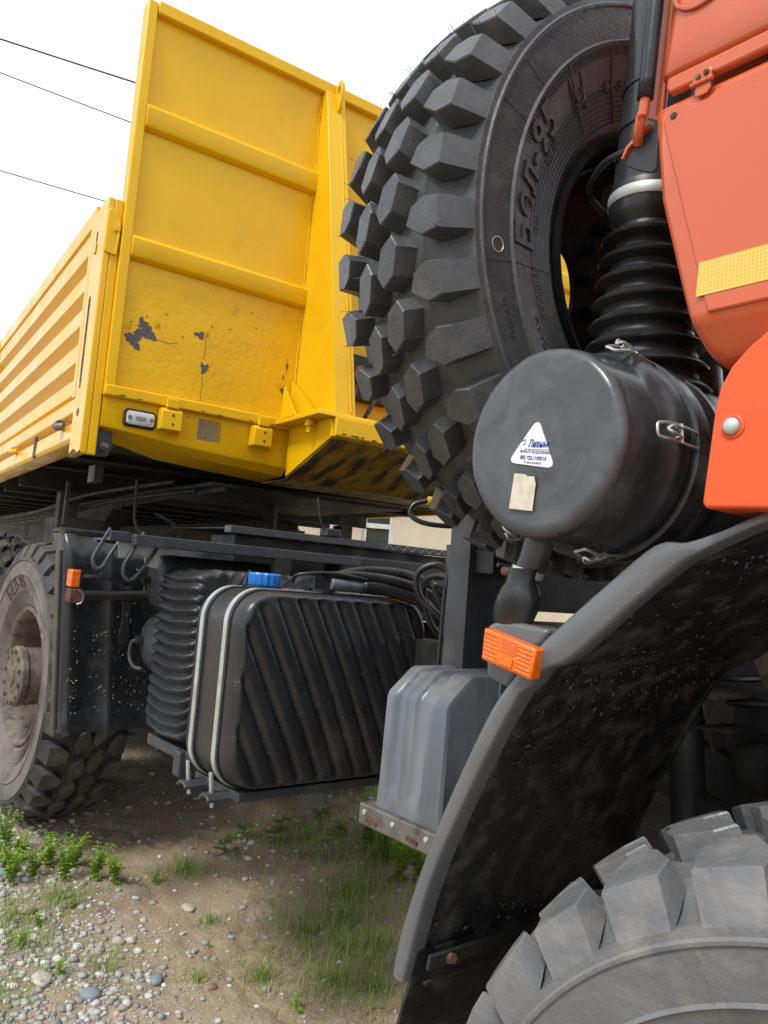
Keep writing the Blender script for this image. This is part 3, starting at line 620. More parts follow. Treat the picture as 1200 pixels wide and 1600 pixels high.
ring_extra(sp, 'tyre_clean')
TL = ((u'БЕЛ-95', 0.082, 0.470, R(120), 0.0022, 1.15), (u'14.00R20', 0.024, 0.425, R(60), 0.0015, 1.1), (u'ТУБЛ', 0.016, 0.60, R(88), 0.0010))
steer = R(10)
fwl = wheel('wheel', (-0.305-0.19*math.sin(steer), 1.100+0.19*math.cos(steer), 0.660), (RS+R(5.5), R(3), steer), TYRE2, 'tyre_dusty', letters=((u'ТИП', 0.016, 0.6, R(100), 0.0012), (u'БЕЛ-95', 0.082, 0.470, R(60), 0.0022, 1.15)), label='dusty grey front wheel steered outwards under the black fender', side_m='sidewall_dust', side_r=0.47)
def seams(w, m_, phis):
    for ph in phis: B().tube([(q*math.cos(ph), q*math.sin(ph), hsurf(q)+0.0005) for q in [0.5+0.0095*i for i in range(9)]], 0.0016, 4).build('mould_seam', m_, w)
seams(fwl, 'tyre_dusty', [R(a) for a in (96, 118, 70)])
rw = wheel('wheel', (-4.22, 1.125+0.19, 0.981), (RS, R(11), 0), TYRE2, 'tyre_muddy', letters=TL, label='muddy rear wheel with brown dusty sidewall and bolted hub', side_m='sidewall_dust')
# dust caked on the rear sidewall: a thin skin over the rings
wheel('wheel', (-5.66, 1.125+0.19, 1.03), (RS, R(4), 0), TYRE2, 'tyre_muddy', letters=(), side_m='sidewall_dust')
for x, y, z, st in ((-0.40, 3.30, 0.64, steer), (-4.22, 3.19, 0.981, 0), (-5.66, 3.19, 1.03, 0)):
    wheel('wheel', (x, y, z), (RS, R(7), st + PI), TYRE2, 'tyre_muddy')

# ---- cab
def lerp_tab(tab, z):
    for (z0, x0), (z1, x1) in zip(tab, tab[1:]):
        if z0 <= z <= z1: return x0 + (x1-x0)*(z-z0)/(z1-z0)
    return tab[-1][1] if z > tab[-1][0] else tab[0][1]
REAR = [(1.94, -0.552), (1.955, -0.566), (1.975, -0.575), (2.10, -0.611), (2.27, -0.656), (2.31, -0.662), (2.35, -0.652), (2.42, -0.641), (2.52, -0.628), (3.3, -0.58)]
cab_poly = [(-0.53, 1.955), (-0.64, 2.30), (-0.632, 2.36), (-0.61, 2.52), (-0.56, 3.28), (1.10, 3.30), (1.42, 2.7), (1.46, 1.95), (1.44, 1.25), (0.72, 1.25), (0.55, 1.80), (0.30, 1.955)]
cab = B().prism(cab_poly, 'Y', 1.066, 2*CY-1.012).build('cab', 'orange', TK, 30, 0.02)
def side_skin(name, rows, x_front, round_=0.02):
    """pressed outer skin: rows of (z, y); the rear edge follows the cab outline and rolls inwards"""
    L = []
    for z, y in rows:
        xr = lerp_tab(REAR, z)
        L.append([(xr+0.004, y+round_, z), (xr, y+round_*0.55, z), (xr+0.004, y+round_*0.18, z), (xr+0.014, y+0.001, z), (xr+0.03, y, z), (xr+0.2, y, z), (x_front, y, z)])
    return B().loops(L, False).build(name, 'orange', cab, 50)
# lower skirt panel, its bottom edge rolled under
rows = [(2.352, 1.022), (2.350, 1.006), (2.346, 1.000), (2.338, 0.997), (2.20, 0.996), (2.06, 0.996), (2.012, 0.9965), (2.000, 0.999), (1.992, 1.004), (1.980, 1.012), (1.962, 1.022), (1.952, 1.030), (1.944, 1.042), (1.940, 1.06)]
side_skin('skirt_panel', rows, 0.5)
# raised field of the lower panel
def field(name, pts, y0, y1, bev, parent=cab, m_='orange'): return B().prism(pts, 'Y', y0, y1).build(name, m_, parent, 30, bev, 3)
field('panel_field', [(-0.552, 2.006), (-0.575, 2.09), (-0.628, 2.285), (-0.636, 2.318), (-0.622, 2.338), (-0.598, 2.338), (-0.590, 2.330), (-0.566, 2.328), (-0.552, 2.336), (0.45, 2.336), (0.45, 2.006)], 0.9925, 1.0, 0.004)
# upper door skin with a stepped lower flange
rows = [(2.392, 1.004), (2.394, 0.996), (2.398, 0.993), (2.44, 0.992), (2.52, 0.992), (2.75, 0.994), (3.2, 1.02)]
side_skin('door_skin', rows, 0.9, 0.016)
field('door_flange', [(-0.628, 2.362), (-0.634, 2.372), (-0.632, 2.388), (0.6, 2.388), (0.6, 2.362)], 0.992, 1.008, 0.004)
# hinge
hx = lambda x: -0.572 + (x+0.572)*0.66
hz = lambda z: 2.354 + (z-2.354)*0.66
hg = field('hinge', [(hx(x), hz(z)) for x, z in ((-0.594, 2.352), (-0.597, 2.362), (-0.588, 2.374), (-0.575, 2.381), (-0.556, 2.381), (-0.551, 2.372), (-0.553, 2.352))], 0.988, 0.9918, 0.0015)
field('hinge_leaf', [(hx(x), hz(z)) for x, z in ((-0.590, 2.348), (-0.554, 2.348), (-0.553, 2.334), (-0.562, 2.322), (-0.590, 2.322))], 0.989, 0.9922, 0.0015)
for i in range(4): B().cyl((hx(-0.600+0.0135*i), 0.9875, 2.3522), (hx(-0.5875+0.0135*i), 0.9875, 2.3522), 0.0036 if i % 2 else 0.0032, 10, 0.0006).build('hinge_barrel', 'orange', cab)
for x, z in ((-0.582, 2.3665), (-0.563, 2.3685)):
    B().cyl((hx(x), 0.9878, hz(z)), (hx(x), 0.9842, hz(z)), 0.0040, 14, 0.0008).build('hinge_screw', 'dull_steel', cab)
B().lathe([(0.0058, 0), (0.0052, 0.0012), (0.001, 0.0014)], (-0.618, 0.9924, 2.322), (0, -1, 0), 14, False).build('rubber_plug', 'rubber', cab)
# lip of the handle recess
B().tube([(-0.626, 0.990, 2.58), (-0.623, 0.989, 2.508), (-0.612, 0.989, 2.488), (-0.590, 0.989, 2.478), (-0.560, 0.989, 2.482), (-0.530, 0.990, 2.50)], 0.0032, 6, sub=5).build('recess_lip', 'orange', cab)
# reflective stripe
st = B(); n = 24
st.loops([[(-0.569+0.004*0, 0.9922, 2.032), (0.2, 0.9922, 2.030), (0.2, 0.9922, 2.078), (-0.566, 0.9922, 2.081)], [(-0.569, 0.9915, 2.032), (0.2, 0.9915, 2.030), (0.2, 0.9915, 2.078), (-0.566, 0.9915, 2.081)]]).build('reflective_stripe', 'tape', cab, 0, label='yellow honeycomb reflective stripe')
for sgn in (0,):
    B().prism([(-0.2, 2.72), (-0.25, 3.05), (0.9, 3.05), (0.98, 2.72)], 'Y', 0.985, 0.9915).build('side_window', 'glass_dark', cab, 0)
B().prism([(1.425, 2.68), (1.10, 3.22), (1.13, 3.24), (1.455, 2.70)], 'Y', 1.15, 2*CY-1.15).build('windscreen', 'glass_dark', cab, 0)
# grab handle with a ribbed rubber sleeve at the rear corner
hp = [(-0.662, 1.002, 2.62+0.0), (-0.672, 1.004, 2.50), (-0.680, 1.005, 2.40), (-0.684, 1.006, 2.37)]
gh = B(); path = smooth_path([Vector(p) for p in [(-0.641, 0.990, 2.80), (-0.650, 0.990, 2.64), (-0.659, 0.991, 2.50), (-0.668, 0.992, 2.370)]], 60)
gh.tube(path, [0.0115 + (0.0012 if i % 2 else 0) for i in range(len(path))], 12).build('grip_sleeve', 'rubber', cab, 60)
B().tube([(-0.641, 0.990, 2.90), (-0.650, 0.990, 2.64), (-0.668, 0.992, 2.370), (-0.674, 0.993, 2.345), (-0.682, 1.000, 2.325), (-0.690, 1.012, 2.316)], 0.0085, 10, sub=6).build('grab_rail', 'orange', cab)
# rear corner gutter and the torn-edged bracket below the handle
B().prism([(-0.668, 2.33), (-0.685, 2.322), (-0.705, 2.310), (-0.713, 2.297), (-0.708, 2.285), (-0.690, 2.272), (-0.664, 2.258), (-0.655, 2.262), (-0.655, 2.335)], 'Y', 1.012, 1.016).build('handle_bracket', 'paint_black', cab, 30, 0.0015)  # black colour here paints in the shade on the bracket's underside
B().prism([(-0.668, 2.332), (-0.668, 2.338), (-0.688, 2.329), (-0.708, 2.315), (-0.716, 2.298), (-0.713, 2.297), (-0.705, 2.311), (-0.685, 2.324)], 'Y', 1.006, 1.06).build('bracket_flange', 'orange', cab, 30)
B().prism([(-0.655, 2.34), (-0.685, 2.36), (-0.672, 2.50), (-0.655, 2.80), (-0.63, 2.80)], 'Y', 1.018, 1.03).build('corner_gutter', 'orange', cab, 0, 0.003)

# ---- orange flare over the front wheel
fl_ = [(-0.451+0.0, 1.952), (-0.475, 1.935), (-0.497, 1.913), (-0.511, 1.887), (-0.517, 1.858), (-0.529, 1.735), (-0.524, 1.728), (0.35, 1.700), (0.45, 1.90), (0.35, 2.02), (-0.30, 2.02)]
flare = B().prism(fl_, 'Y', 0.96, 1.10).build('wheel_flare', 'orange_flare', TK, 40, 0.014, 4)
B().lathe([(0.0165, 0.0005), (0.0165, -0.0015), (0.0125, -0.0030), (0.0115, -0.0005)], (-0.492, 0.96, 1.833), (0, 1, 0), 24, False, False).build('dimple_ring', 'orange_flare', flare)
B().lathe([(0.0115, 0.0), (0.0112, 0.004), (0.009, 0.007), (0.005, 0.0085), (0.0008, 0.009)], (-0.492, 0.9595, 1.833), (0, -1, 0), 20, True, True).build('rivet', 'zinc', flare)

# ---- black front fender
c_in = [(0.30, 1.77), (0.0, 1.80), (-0.25, 1.79), (-0.461, 1.714), (-0.519, 1.689), (-0.554, 1.671), (-0.581, 1.655), (-0.658, 1.590), (-0.754, 1.504), (-0.802, 1.481), (-0.824, 1.456), (-0.879, 1.363), (-0.934, 1.256), (-0.998, 1.121), (-1.030, 1.034), (-1.047, 0.963), (-1.066, 0.890)]
c_out = [(0.30, 1.785), (0.0, 1.815), (-0.25, 1.805), (-0.461, 1.729), (-0.519, 1.705), (-0.573, 1.688), (-0.622, 1.684), (-0.690, 1.632), (-0.775, 1.560), (-0.815, 1.522), (-0.872, 1.455), (-0.912, 1.400), (-0.962, 1.304), (-1.014, 1.192), (-1.058, 1.080), (-1.094, 0.970), (-1.107, 0.893)]
def dens(P, k): return smooth_path([Vector((p[0], 0, p[1])) for p in P], k)
ci = dens(c_in, 4); co = dens(c_out, 4)
ci = [a.lerp(b_, 0.24 if a.z < 1.45 else 0.0) for a, b_ in zip(ci, co)]
Y0, Y1 = 1.0, 1.56
# the bulged lip: rounded box section swept along the arch
lip = B(); L = []
for a, b_ in zip(ci, co):
    m_ = (a+b_)*0.5; d = (b_-a)
    sec = [(0.0, 0.014), (0.01, 0.006), (0.05, 0.001), (0.12, -0.001), (0.5, -0.002), (0.84, 0.000), (0.93, 0.004), (0.985, 0.012), (1.0, 0.045), (0.9, 0.050), (0.08, 0.040)]
    L.append([(a.x + d.x*s_, Y0 + y, a.z + d.z*s_) for s_, y in sec])
fen = lip.loops(L).build('wheel_fender', 'fender', TK, 45, label='black plastic fender behind the front wheel, dirty inside')
# skin of the arch: outer side and dirty inner side, 4 mm thick
sk = B(); L = []
for i, (a, b_) in enumerate(zip(ci, co)):
    d = (b_-a).normalized(); q = a + d*0.006; q2 = a + d*0.012
    k = i/(len(ci)-1)
    yi = Y1 + 0.10*k if True else Y1
    L.append([(q.x, Y0+0.012, q.z), (q.x, (Y0+yi)/2, q.z), (q.x, yi, q.z), (q2.x, yi, q2.z), (q2.x, (Y0+yi)/2, q2.z), (q2.x, Y0+0.03, q2.z)])
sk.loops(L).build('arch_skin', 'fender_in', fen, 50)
ms = B(); rm_ = random.Random(5)
OCT = [Vector(p) for p in ((1, 0, 0), (0, 1, 0), (-1, 0, 0), (0, -1, 0), (0.7, 0.7, 0), (-0.7, 0.7, 0), (-0.7, -0.7, 0), (0.7, -0.7, 0))]
def blob(b, p, n_, r_):
    u = n_.orthogonal().normalized(); w = n_.cross(u); k = 7; ph = rm_.uniform(0, 6)
    ring = [p + (u*math.cos(2*PI*i/k+ph) + w*math.sin(2*PI*i/k+ph)*rm_.uniform(0.6, 1.2))*r_*rm_.uniform(0.6, 1.15) for i in range(k)]
    b.add(ring + [p + n_*r_*0.30], [(i, (i+1) % k, k) for i in range(k)])
for _ in range(2600):
    t_ = rm_.betavariate(3.2, 1.5)*(len(ci)-1); i = min(int(t_), len(ci)-2); q = ci[i].lerp(ci[i+1], t_-i); d = (co[i]-ci[i]).normalized(); q = q + d*0.0048
    if q.x > -0.5: continue
    yy = 1.03 + 0.55*rm_.betavariate(1.4, 1.4); blob(ms, Vector((q.x, yy, q.z)), -d, 0.0007 + 0.0050*rm_.random()**5)
ms.build('mud_spatter', 'rim_dust', fen, 0, kind='stuff')
# rib flange along the inner edge
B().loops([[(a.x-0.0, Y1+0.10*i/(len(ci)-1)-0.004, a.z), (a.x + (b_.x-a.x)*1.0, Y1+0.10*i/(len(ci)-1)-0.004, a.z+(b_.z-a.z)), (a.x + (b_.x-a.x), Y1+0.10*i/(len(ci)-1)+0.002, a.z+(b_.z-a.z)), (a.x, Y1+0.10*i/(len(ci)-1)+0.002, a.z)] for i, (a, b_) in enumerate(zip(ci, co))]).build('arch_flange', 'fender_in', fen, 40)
# notch step carrying the amber reflector
B().prism([(-0.800, 1.545), (-0.815, 1.522), (-0.872, 1.455), (-0.880, 1.440), (-0.930, 1.452), (-0.935, 1.540), (-0.90, 1.552)], 'Y', 1.004, 1.20).build('reflector_ledge', 'fender', fen, 40, 0.008)
rf = B(); P4 = [(-0.916, 1.537), (-0.803, 1.514), (-0.811, 1.463), (-0.919, 1.483)]
rf.prism(P4, 'Y', 0.978, 1.0035).build('reflector', 'amber', fen, 30, 0.004, 2, label='amber rectangular reflector on the fender ledge')
def q4(u, v): 
    a = Vector(P4[0]).lerp(Vector(P4[1]), u); b_ = Vector(P4[3]).lerp(Vector(P4[2]), u); return a.lerp(b_, v)
bt = B()
for i in range(7):
    a = q4(0.36, 0.10+0.06*i); b_ = q4(0.66, 0.10+0.06*i); bt.tube([(a.x, 0.9775, a.y), (b_.x, 0.9775, b_.y)], 0.0012, 5)
for (u0, u1) in ((0.05, 0.32), (0.70, 0.95)):
    for i in range(6):
        for j in range(7):
            p = q4(u0+(u1-u0)*(i+0.5*(j % 2))/6, 0.12+0.76*j/6); bt.lathe([(0.0035, 0), (0.0022, 0.0014), (0.0004, 0.0018)], (p.x, 0.9782, p.y), (0, -1, 0), 6, False)
bt.build('reflector_prisms', 'amber', fen, 40)
a = [q4(0.38, 0.60), q4(0.64, 0.60), q4(0.64, 0.88), q4(0.38, 0.88)]
B().prism([(p.x, p.y) for p in a], 'Y', 0.9745, 0.9778).build('reflector_boss', 'amber', fen, 30, 0.001)
# mud flap below, with its clamping strip
fp = B(); L = []
flp = smooth_path([Vector((-1.060, 0, 0.945)), Vector((-1.085, 0, 0.85)), Vector((-1.112, 0, 0.76)), Vector((-1.16, 0, 0.68)), Vector((-1.25, 0, 0.60))], 5)
for i, p in enumerate(flp):
    y0 = Y0 + 0.02 - 0.006*i/len(flp)
    L.append([(p.x, y0, p.z), (p.x+0.004*math.sin(i*.5), 1.33, p.z), (p.x, 1.66, p.z), (p.x-0.006, 1.66, p.z), (p.x-0.006, 1.33, p.z), (p.x-0.006, y0, p.z)])
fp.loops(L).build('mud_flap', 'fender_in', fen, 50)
B().bar((-1.045, 1.03, 0.93), (-1.045, 1.65, 0.93), 0.008, 0.028, (0.2, 0, 1)).bar((-1.052, 1.03, 0.892), (-1.052, 1.65, 0.892), 0.005, 0.006, (0.2, 0, 1)).build('clamp_strip', 'chassis', fen, 0, 0.002)
for y in (1.08, 1.36, 1.60): B().cyl((-1.042, y, 0.93), (-1.030, y, 0.932), 0.010, 6).build('flap_bolt', 'rust', fen)

# ---- air filter
FX, FZ, FR = -0.802, 1.839, 0.158
af = B().lathe([(0.150, 0.52), (0.168, 0.505), (0.1710, 0.30), (0.1710, 0.262), (0.176, 0.256), (0.176, 0.236), (0.1710, 0.230), (0.1715, 0.200), (0.178, 0.194), (0.1785, 0.168), (0.168, 0.164)][::-1], (FX, 0.95, FZ), (0, 1, 0), 64).build('air_filter', 'filter', TK, 40, label='black cylindrical air filter housing with clipped lid')
lid = B(); prof = [(0.0005, 0.0005), (0.05, 0.0), (0.10, 0.0005), (0.140, 0.001), (0.1465, 0.0035), (0.1505, 0.0085), (0.1530, 0.016), (0.1600, 0.085), (0.1620, 0.112), (0.170, 0.119), (0.1735, 0.126), (0.1735, 0.150), (0.168, 0.154), (0.165, 0.190)]
# slightly wavy moulded lid face
L = []
nn = 72
for r_, h in prof:
    row = []
    for k in range(nn):
        a = 2*PI*k/nn; x = FX + r_*math.cos(a); z = FZ + r_*math.sin(a)
        dy = 0.0022*noise.noise((x*13+3, z*13, 0.5)) + 0.0012*noise.noise((x*30, z*30, 4)) if h < 0.02 else 0
        row.append((x, 0.95 + h + dy, z))
    L.append(row)
# extra rings on the flat face for the waviness
flat = []
for r_ in (0.0005, 0.012, 0.024, 0.036, 0.048, 0.06, 0.072, 0.084, 0.096, 0.108, 0.12, 0.13, 0.138):
    row = []
    for k in range(nn):
        a = 2*PI*k/nn; x = FX + r_*math.cos(a); z = FZ + r_*math.sin(a)
        m_ = min(1, max(0, (0.136-r_)/0.03))
        # moulded border echoing the triangular badge
        d = math.hypot(x+0.808, z-1.822); tri = 0.044 + 0.010*math.cos(3*(math.atan2(z-1.822, x+0.808)-PI/2))
        rip = 0.0016*math.sin((d-tri)*115)*math.exp(-((d-tri-0.03)/0.035)**2) if d > tri else -0.0012
        row.append((x, 0.95 + 0.0008 + m_*(0.0035*noise.noise((x*9+3, z*9, 0.5)) + rip*1.0), z))
    flat.append(row)
lid.loops(flat + L[4:], True, True, False).build('filter_lid', 'filter_lid', af, 50)
_lm = bpy.data.objects['filter_lid'].data; _lm.materials.append(MATS['filter'])
_lm.polygons.foreach_set('material_index', [1 if p.center.y > 0.9625 else 0 for p in _lm.polygons])
# clips: keeper plate, wire bail and lever
def clip(ang):
    a = R(ang); er = Vector((math.cos(a), 0, math.sin(a))); et = Vector((-math.sin(a), 0, math.cos(a))); ey = Vector((0, 1, 0)); c0 = Vector((FX, 0.95, FZ))
    P = lambda r_, t_, y: c0 + er*(r_+0.007) + et*t_*1.15 + ey*y
    b = B()
    b.tube([P(0.168, 0.010, 0.185), P(0.1695, 0.011, 0.15), P(0.173, 0.011, 0.095), P(0.166, 0.009, 0.066), P(0.166, 0, 0.060), P(0.166, -0.009, 0.066), P(0.173, -0.011, 0.095), P(0.1695, -0.011, 0.15), P(0.168, -0.010, 0.185)], 0.0025, 6, sub=4)
    b.tube([P(0.167, 0.006, 0.118), P(0.178, 0.006, 0.108), P(0.182, 0.005, 0.080), P(0.176, 0, 0.072), P(0.182, -0.005, 0.080), P(0.178, -0.006, 0.108), P(0.167, -0.006, 0.118)], 0.0022, 6, sub=4)
    b.tube([P(0.174, -0.013, 0.112), P(0.174, 0.013, 0.112)], 0.0026, 6)
    for t_ in (-0.007, 0.007): b.bar(P(0.164, t_, 0.128), P(0.177, t_, 0.098), 0.0015, 0.008, er)
    b.build('clip', 'steel', af, 50)
for an in (62, 118, 5, 178, 230, 285, 318): 
    if an != 318: clip(an)
# triangular badge, lettering and paper sticker
def tri_out(s_):
    pts = []
    V3 = [(-0.8020, 1.876), (-0.8590, 1.809), (-0.7630, 1.793)]; V3 = [Vector((x, 0, z)) for x, z in V3]
    for i in range(3):
        p, q, n_ = V3[i-1], V3[i], V3[(i+1) % 3]
        for t_ in (0, 0.25, 0.5, 0.75, 1.0):
            A = q + (p-q).normalized()*0.016; C_ = q + (n_-q).normalized()*0.016
            v_ = A*(1-t_)**2 + q*2*t_*(1-t_) + C_*t_*t_; pts.append(v_)
    c0 = sum(pts, Vector())/len(pts)
    return [c0 + (p-c0)*s_ for p in pts]
t0 = tri_out(1.04); t1 = tri_out(1.0)
B().loops([[(p.x, 0.9520, p.z) for p in t0], [(p.x, 0.9465, p.z) for p in t1]]).build('badge', 'white_label', af, 0, label='white triangular badge with blue lettering')
def flat_text(name, txt, size, x, z, y, m_, parent, rot=0.0, sx=1.0, bold=0.0, shear=0.0):
    vs, fs = text_mesh(txt, size, 0.0003, 1.0, shear, bold); ca, sa = math.cos(rot), math.sin(rot)
    B().add([(x + (p.x*ca*sx - p.y*sa), y - p.z, z + (p.x*sa*sx + p.y*ca)) for p in vs], fs).build(name, m_, parent, 0)
tlt = R(-7)
flat_text('badge_lettering', u'Ливны', 0.0165, -0.7985, 1.834, 0.9461, 'ink_blue', af, tlt, 0.74, 0.0003, 0.2)
flat_text('badge_lettering', u'ФИЛЬТР ВОЗДУШНЫЙ', 0.0062, -0.8035, 1.8215, 0.9461, 'ink_grey', af, tlt, 0.88, 0.00005)
flat_text('badge_lettering', u'ФВ 725.1109510', 0.0088, -0.8065, 1.8120, 0.9461, 'ink_blue', af, tlt, 0.88, 0.0001)
flat_text('badge_lettering', u'ТУ 4591-018-00233', 0.0048, -0.8075, 1.8045, 0.9461, 'ink_grey', af, tlt, 0.95)
B().tube([(-0.831, 0.946, 1.841), (-0.824, 0.946, 1.844), (-0.824, 0.946, 1.837), (-0.829, 0.946, 1.835)], 0.0006, 5).bar((-0.825, 0.9461, 1.8285), (-0.775, 0.9461, 1.8225), 0.0004, 0.0007).build('badge_emblem', 'ink_blue', af)
stp = [(-0.8435, 1.790), (-0.820, 1.787), (-0.816, 1.784), (-0.802, 1.7825), (-0.798, 1.770), (-0.8015, 1.728), (-0.850, 1.733)]
B().prism(stp, 'Y', 0.9466, 0.9470).build('paper_sticker', 'paper', af, 0, label='weathered cream paper sticker')
# drain neck with worm clamp and rubber beak
NX, NY = -0.868, 1.035
B().tube([(NX+0.012, NY, 1.690), (NX+0.002, NY, 1.655), (NX-0.008, NY-0.005, 1.625)], 0.0255, 20).build('drain_neck', 'filter', af, 50)
B().lathe([(0.0280, 0), (0.0285, 0.002), (0.0285, 0.012), (0.0280, 0.014)], (NX-0.009, NY-0.003, 1.628), (0.25, 0.05, 1), 24, False, False).build('worm_clamp', 'steel', af)
B().cyl((NX-0.046, NY-0.02, 1.634), (NX-0.028, NY-0.02, 1.634), 0.008, 8).build('clamp_screw', 'rust', af)
L = []
for z, rx, ry, cx in ((1.640, 0.0275, 0.0275, NX-0.006), (1.615, 0.0278, 0.0278, NX-0.012), (1.605, 0.034, 0.032, NX-0.014), (1.592, 0.0405, 0.034, NX-0.017), (1.575, 0.042, 0.033, NX-0.021), (1.555, 0.040, 0.026, NX-0.026), (1.535, 0.037, 0.016, NX-0.030), (1.520, 0.036, 0.009, NX-0.034), (1.514, 0.037, 0.006, NX-0.035)):
    L.append([(cx + rx*math.cos(2*PI*k/24), NY-0.01 + ry*math.sin(2*PI*k/24), z) for k in range(24)])
B().loops(L).build('drain_beak', 'rubber', af, 50)

# ---- intake bellows and snorkel pipe
BXc, BYc = -0.806, 1.222
prof = []
for i in range(8):
    z = 2.272 - 0.041*i; ro = 0.082 + 0.0050*i; ri = ro - 0.026 + 0.001*i
    prof += [(ri, z+0.012), (ri+0.001, z+0.006), (ro-0.004, z-0.006), (ro, z-0.010), (ro-0.002, z-0.0135), (ri+0.003, z-0.020)]
prof = [(0.068, 2.36), (0.070, 2.355), (0.070, 2.31), (0.066, 2.30)] + prof + [(0.12, 1.95)]
be = B(); L = []
for r_, z in prof:
    cx = BXc + 0.02*(2.35-z); cy = BYc + 0.02*(2.35-z)
    L.append([(cx + r_*math.cos(2*PI*k/56), cy + r_*math.sin(2*PI*k/56), z + 0.10*(r_*math.sin(2*PI*k/56))*0.3) for k in range(56)])
bel = be.loops(L).build('intake_bellows', 'rubber', TK, 30, label='black rubber bellows between air filter and snorkel pipe')
B().lathe([(0.0715, 0), (0.073, 0.002), (0.073, 0.020), (0.0715, 0.022)], (BXc+0.001, BYc+0.001, 2.322), (0, 0.03, 1), 48, False, False).build('hose_band', 'zinc', bel)
pp = B().tube([(BXc, BYc, 2.34), (BXc+0.004, BYc+0.004, 2.42), (BXc+0.012, BYc+0.01, 2.60), (BXc+0.03, BYc+0.02, 3.25)], 0.066, 40).build('intake_pipe', 'plastic', TK, 50)
for z, dx in ((2.405, 0.003), (2.465, 0.006), (2.545, 0.010)):
    B().lathe([(0.066, -0.001), (0.0695, 0.001), (0.0695, 0.007), (0.066, 0.009)], (BXc+dx, BYc+dx*0.9, z), (0.06, 0.05, 1), 40, False, False).build('pipe_collar', 'rubber', pp)
B().tube([(-0.74, 1.06, 2.345), (-0.80, 1.075, 2.35), (-0.87, 1.13, 2.345), (-0.885, 1.20, 2.335)], 0.006, 8, sub=5).build('pipe_clip', 'rubber', pp)
# ducting between bellows and filter body
B().tube([(-0.79, 1.30, 1.93), (-0.80, 1.30, 2.02)], 0.10, 32).build('intake_elbow', 'filter', af, 50)

# ---- spare wheel carrier
cr = B().box(-1.500, -1.425, 1.450, 1.462, 0.95, 1.830).box(-1.437, -1.425, 1.4625, 1.62, 0.95, 1.83).box(-1.50, -1.425, 1.608, 1.62, 0.95, 1.829).build('carrier_post', 'paint_grey', TK, 0, 0.002, label='dark grey steel post of the spare wheel carrier')
B().box(-1.36, -1.424, 1.47, 1.62, 1.64, 1.70).build('post_bracket', 'paint_black', cr, 0, 0.003)
B().tube([(-1.355, 1.48, 1.665), (-1.355, 1.60, 1.665)], 0.006, 8).build('bracket_rod', 'dull_steel', cr)
B().box(-1.505, -1.42, 1.445, 1.50, 1.80, 1.86).build('post_cap', 'paint_grey', cr, 0, 0.004)
B().box(-1.50, -1.43, 2.9, 3.06, 0.95, 1.9).build('carrier_post', 'paint_grey', TK, 0, 0.002)
B().box(-1.49, -1.435, 1.625, 2.895, 1.55, 1.68).build('carrier_beam', 'paint_black', TK, 0, 0.003)
B().box(-1.42, -1.34, 1.20, 1.90, 2.04, 2.11).build('carrier_beam', 'paint_black', TK, 0, 0.003)
for y in (1.50, 1.80): B().box(-1.42, -1.36, y, y+0.06, 1.866, 2.039).build('carrier_arm', 'paint_black', TK, 0, 0.003)

# ---- front fuel tank: rounded body with diagonal ribs pressed into the front end
def tank_ribbed():
    yc, zc, w, h, r = 1.515, 1.248, 0.735, 0.588, 0.105
    out = rrect(w, h, r, 14); N = len(out)
    def rib(y, z):
        t_ = (y*0.895 + z*0.445)/0.066; s_ = t_ - math.floor(t_)
        return 1 - math.exp(-((s_-0.5)/0.17)**2)
    L = []
    # rear cap, body, then the front cap as shrinking rings
    for s_, x in ((0.90, -2.345), (0.97, -2.335), (1.0, -2.31), (1.0, -2.10), (1.0, -2.075)):
        L.append([(x, yc + a*s_, zc + b_*s_) for a, b_ in out])
    for s_, x in ((0.995, -2.06), (0.985, -2.045), (0.97, -2.034)):
        L.append([(x - 0.004*(1-rib(yc+a, zc+b_)), yc + a*s_, zc + b_*s_) for a, b_ in out])
    nr = 46
    for i in range(nr+1):
        s_ = 0.95*(1-i/nr) + 0.0005
        k = min(1.0, max(0, (0.965-s_)/0.05))
        L.append([(-2.030 + 0.014*(1-s_*s_) - 0.015*k*(1-rib(yc+a*s_, zc+b_*s_)), yc + a*s_, zc + b_*s_) for a, b_ in out])
    # subdivide long straight sides for rib resolution
    return L
def refine(out, step):
    res = []
    for i in range(len(out)):
        a = Vector(out[i]); b_ = Vector(out[(i+1) % len(out)]); n = max(1, int((b_-a).length/step))
        for k in range(n): p = a.lerp(b_, k/n); res.append((p.x, p.y))
    return res
_rr = rrect
def rrect_ref(w, h, r, n=8): return refine(_rr(w, h, r, n), 0.009)
rrect = rrect_ref; Lk = tank_ribbed(); rrect = _rr
ft = B().loops(Lk).build('fuel_tank', 'tank', TK, 60, label='black plastic fuel tank with diagonal ribs and steel straps')
out = _rr(0.735, 0.588, 0.105, 12)
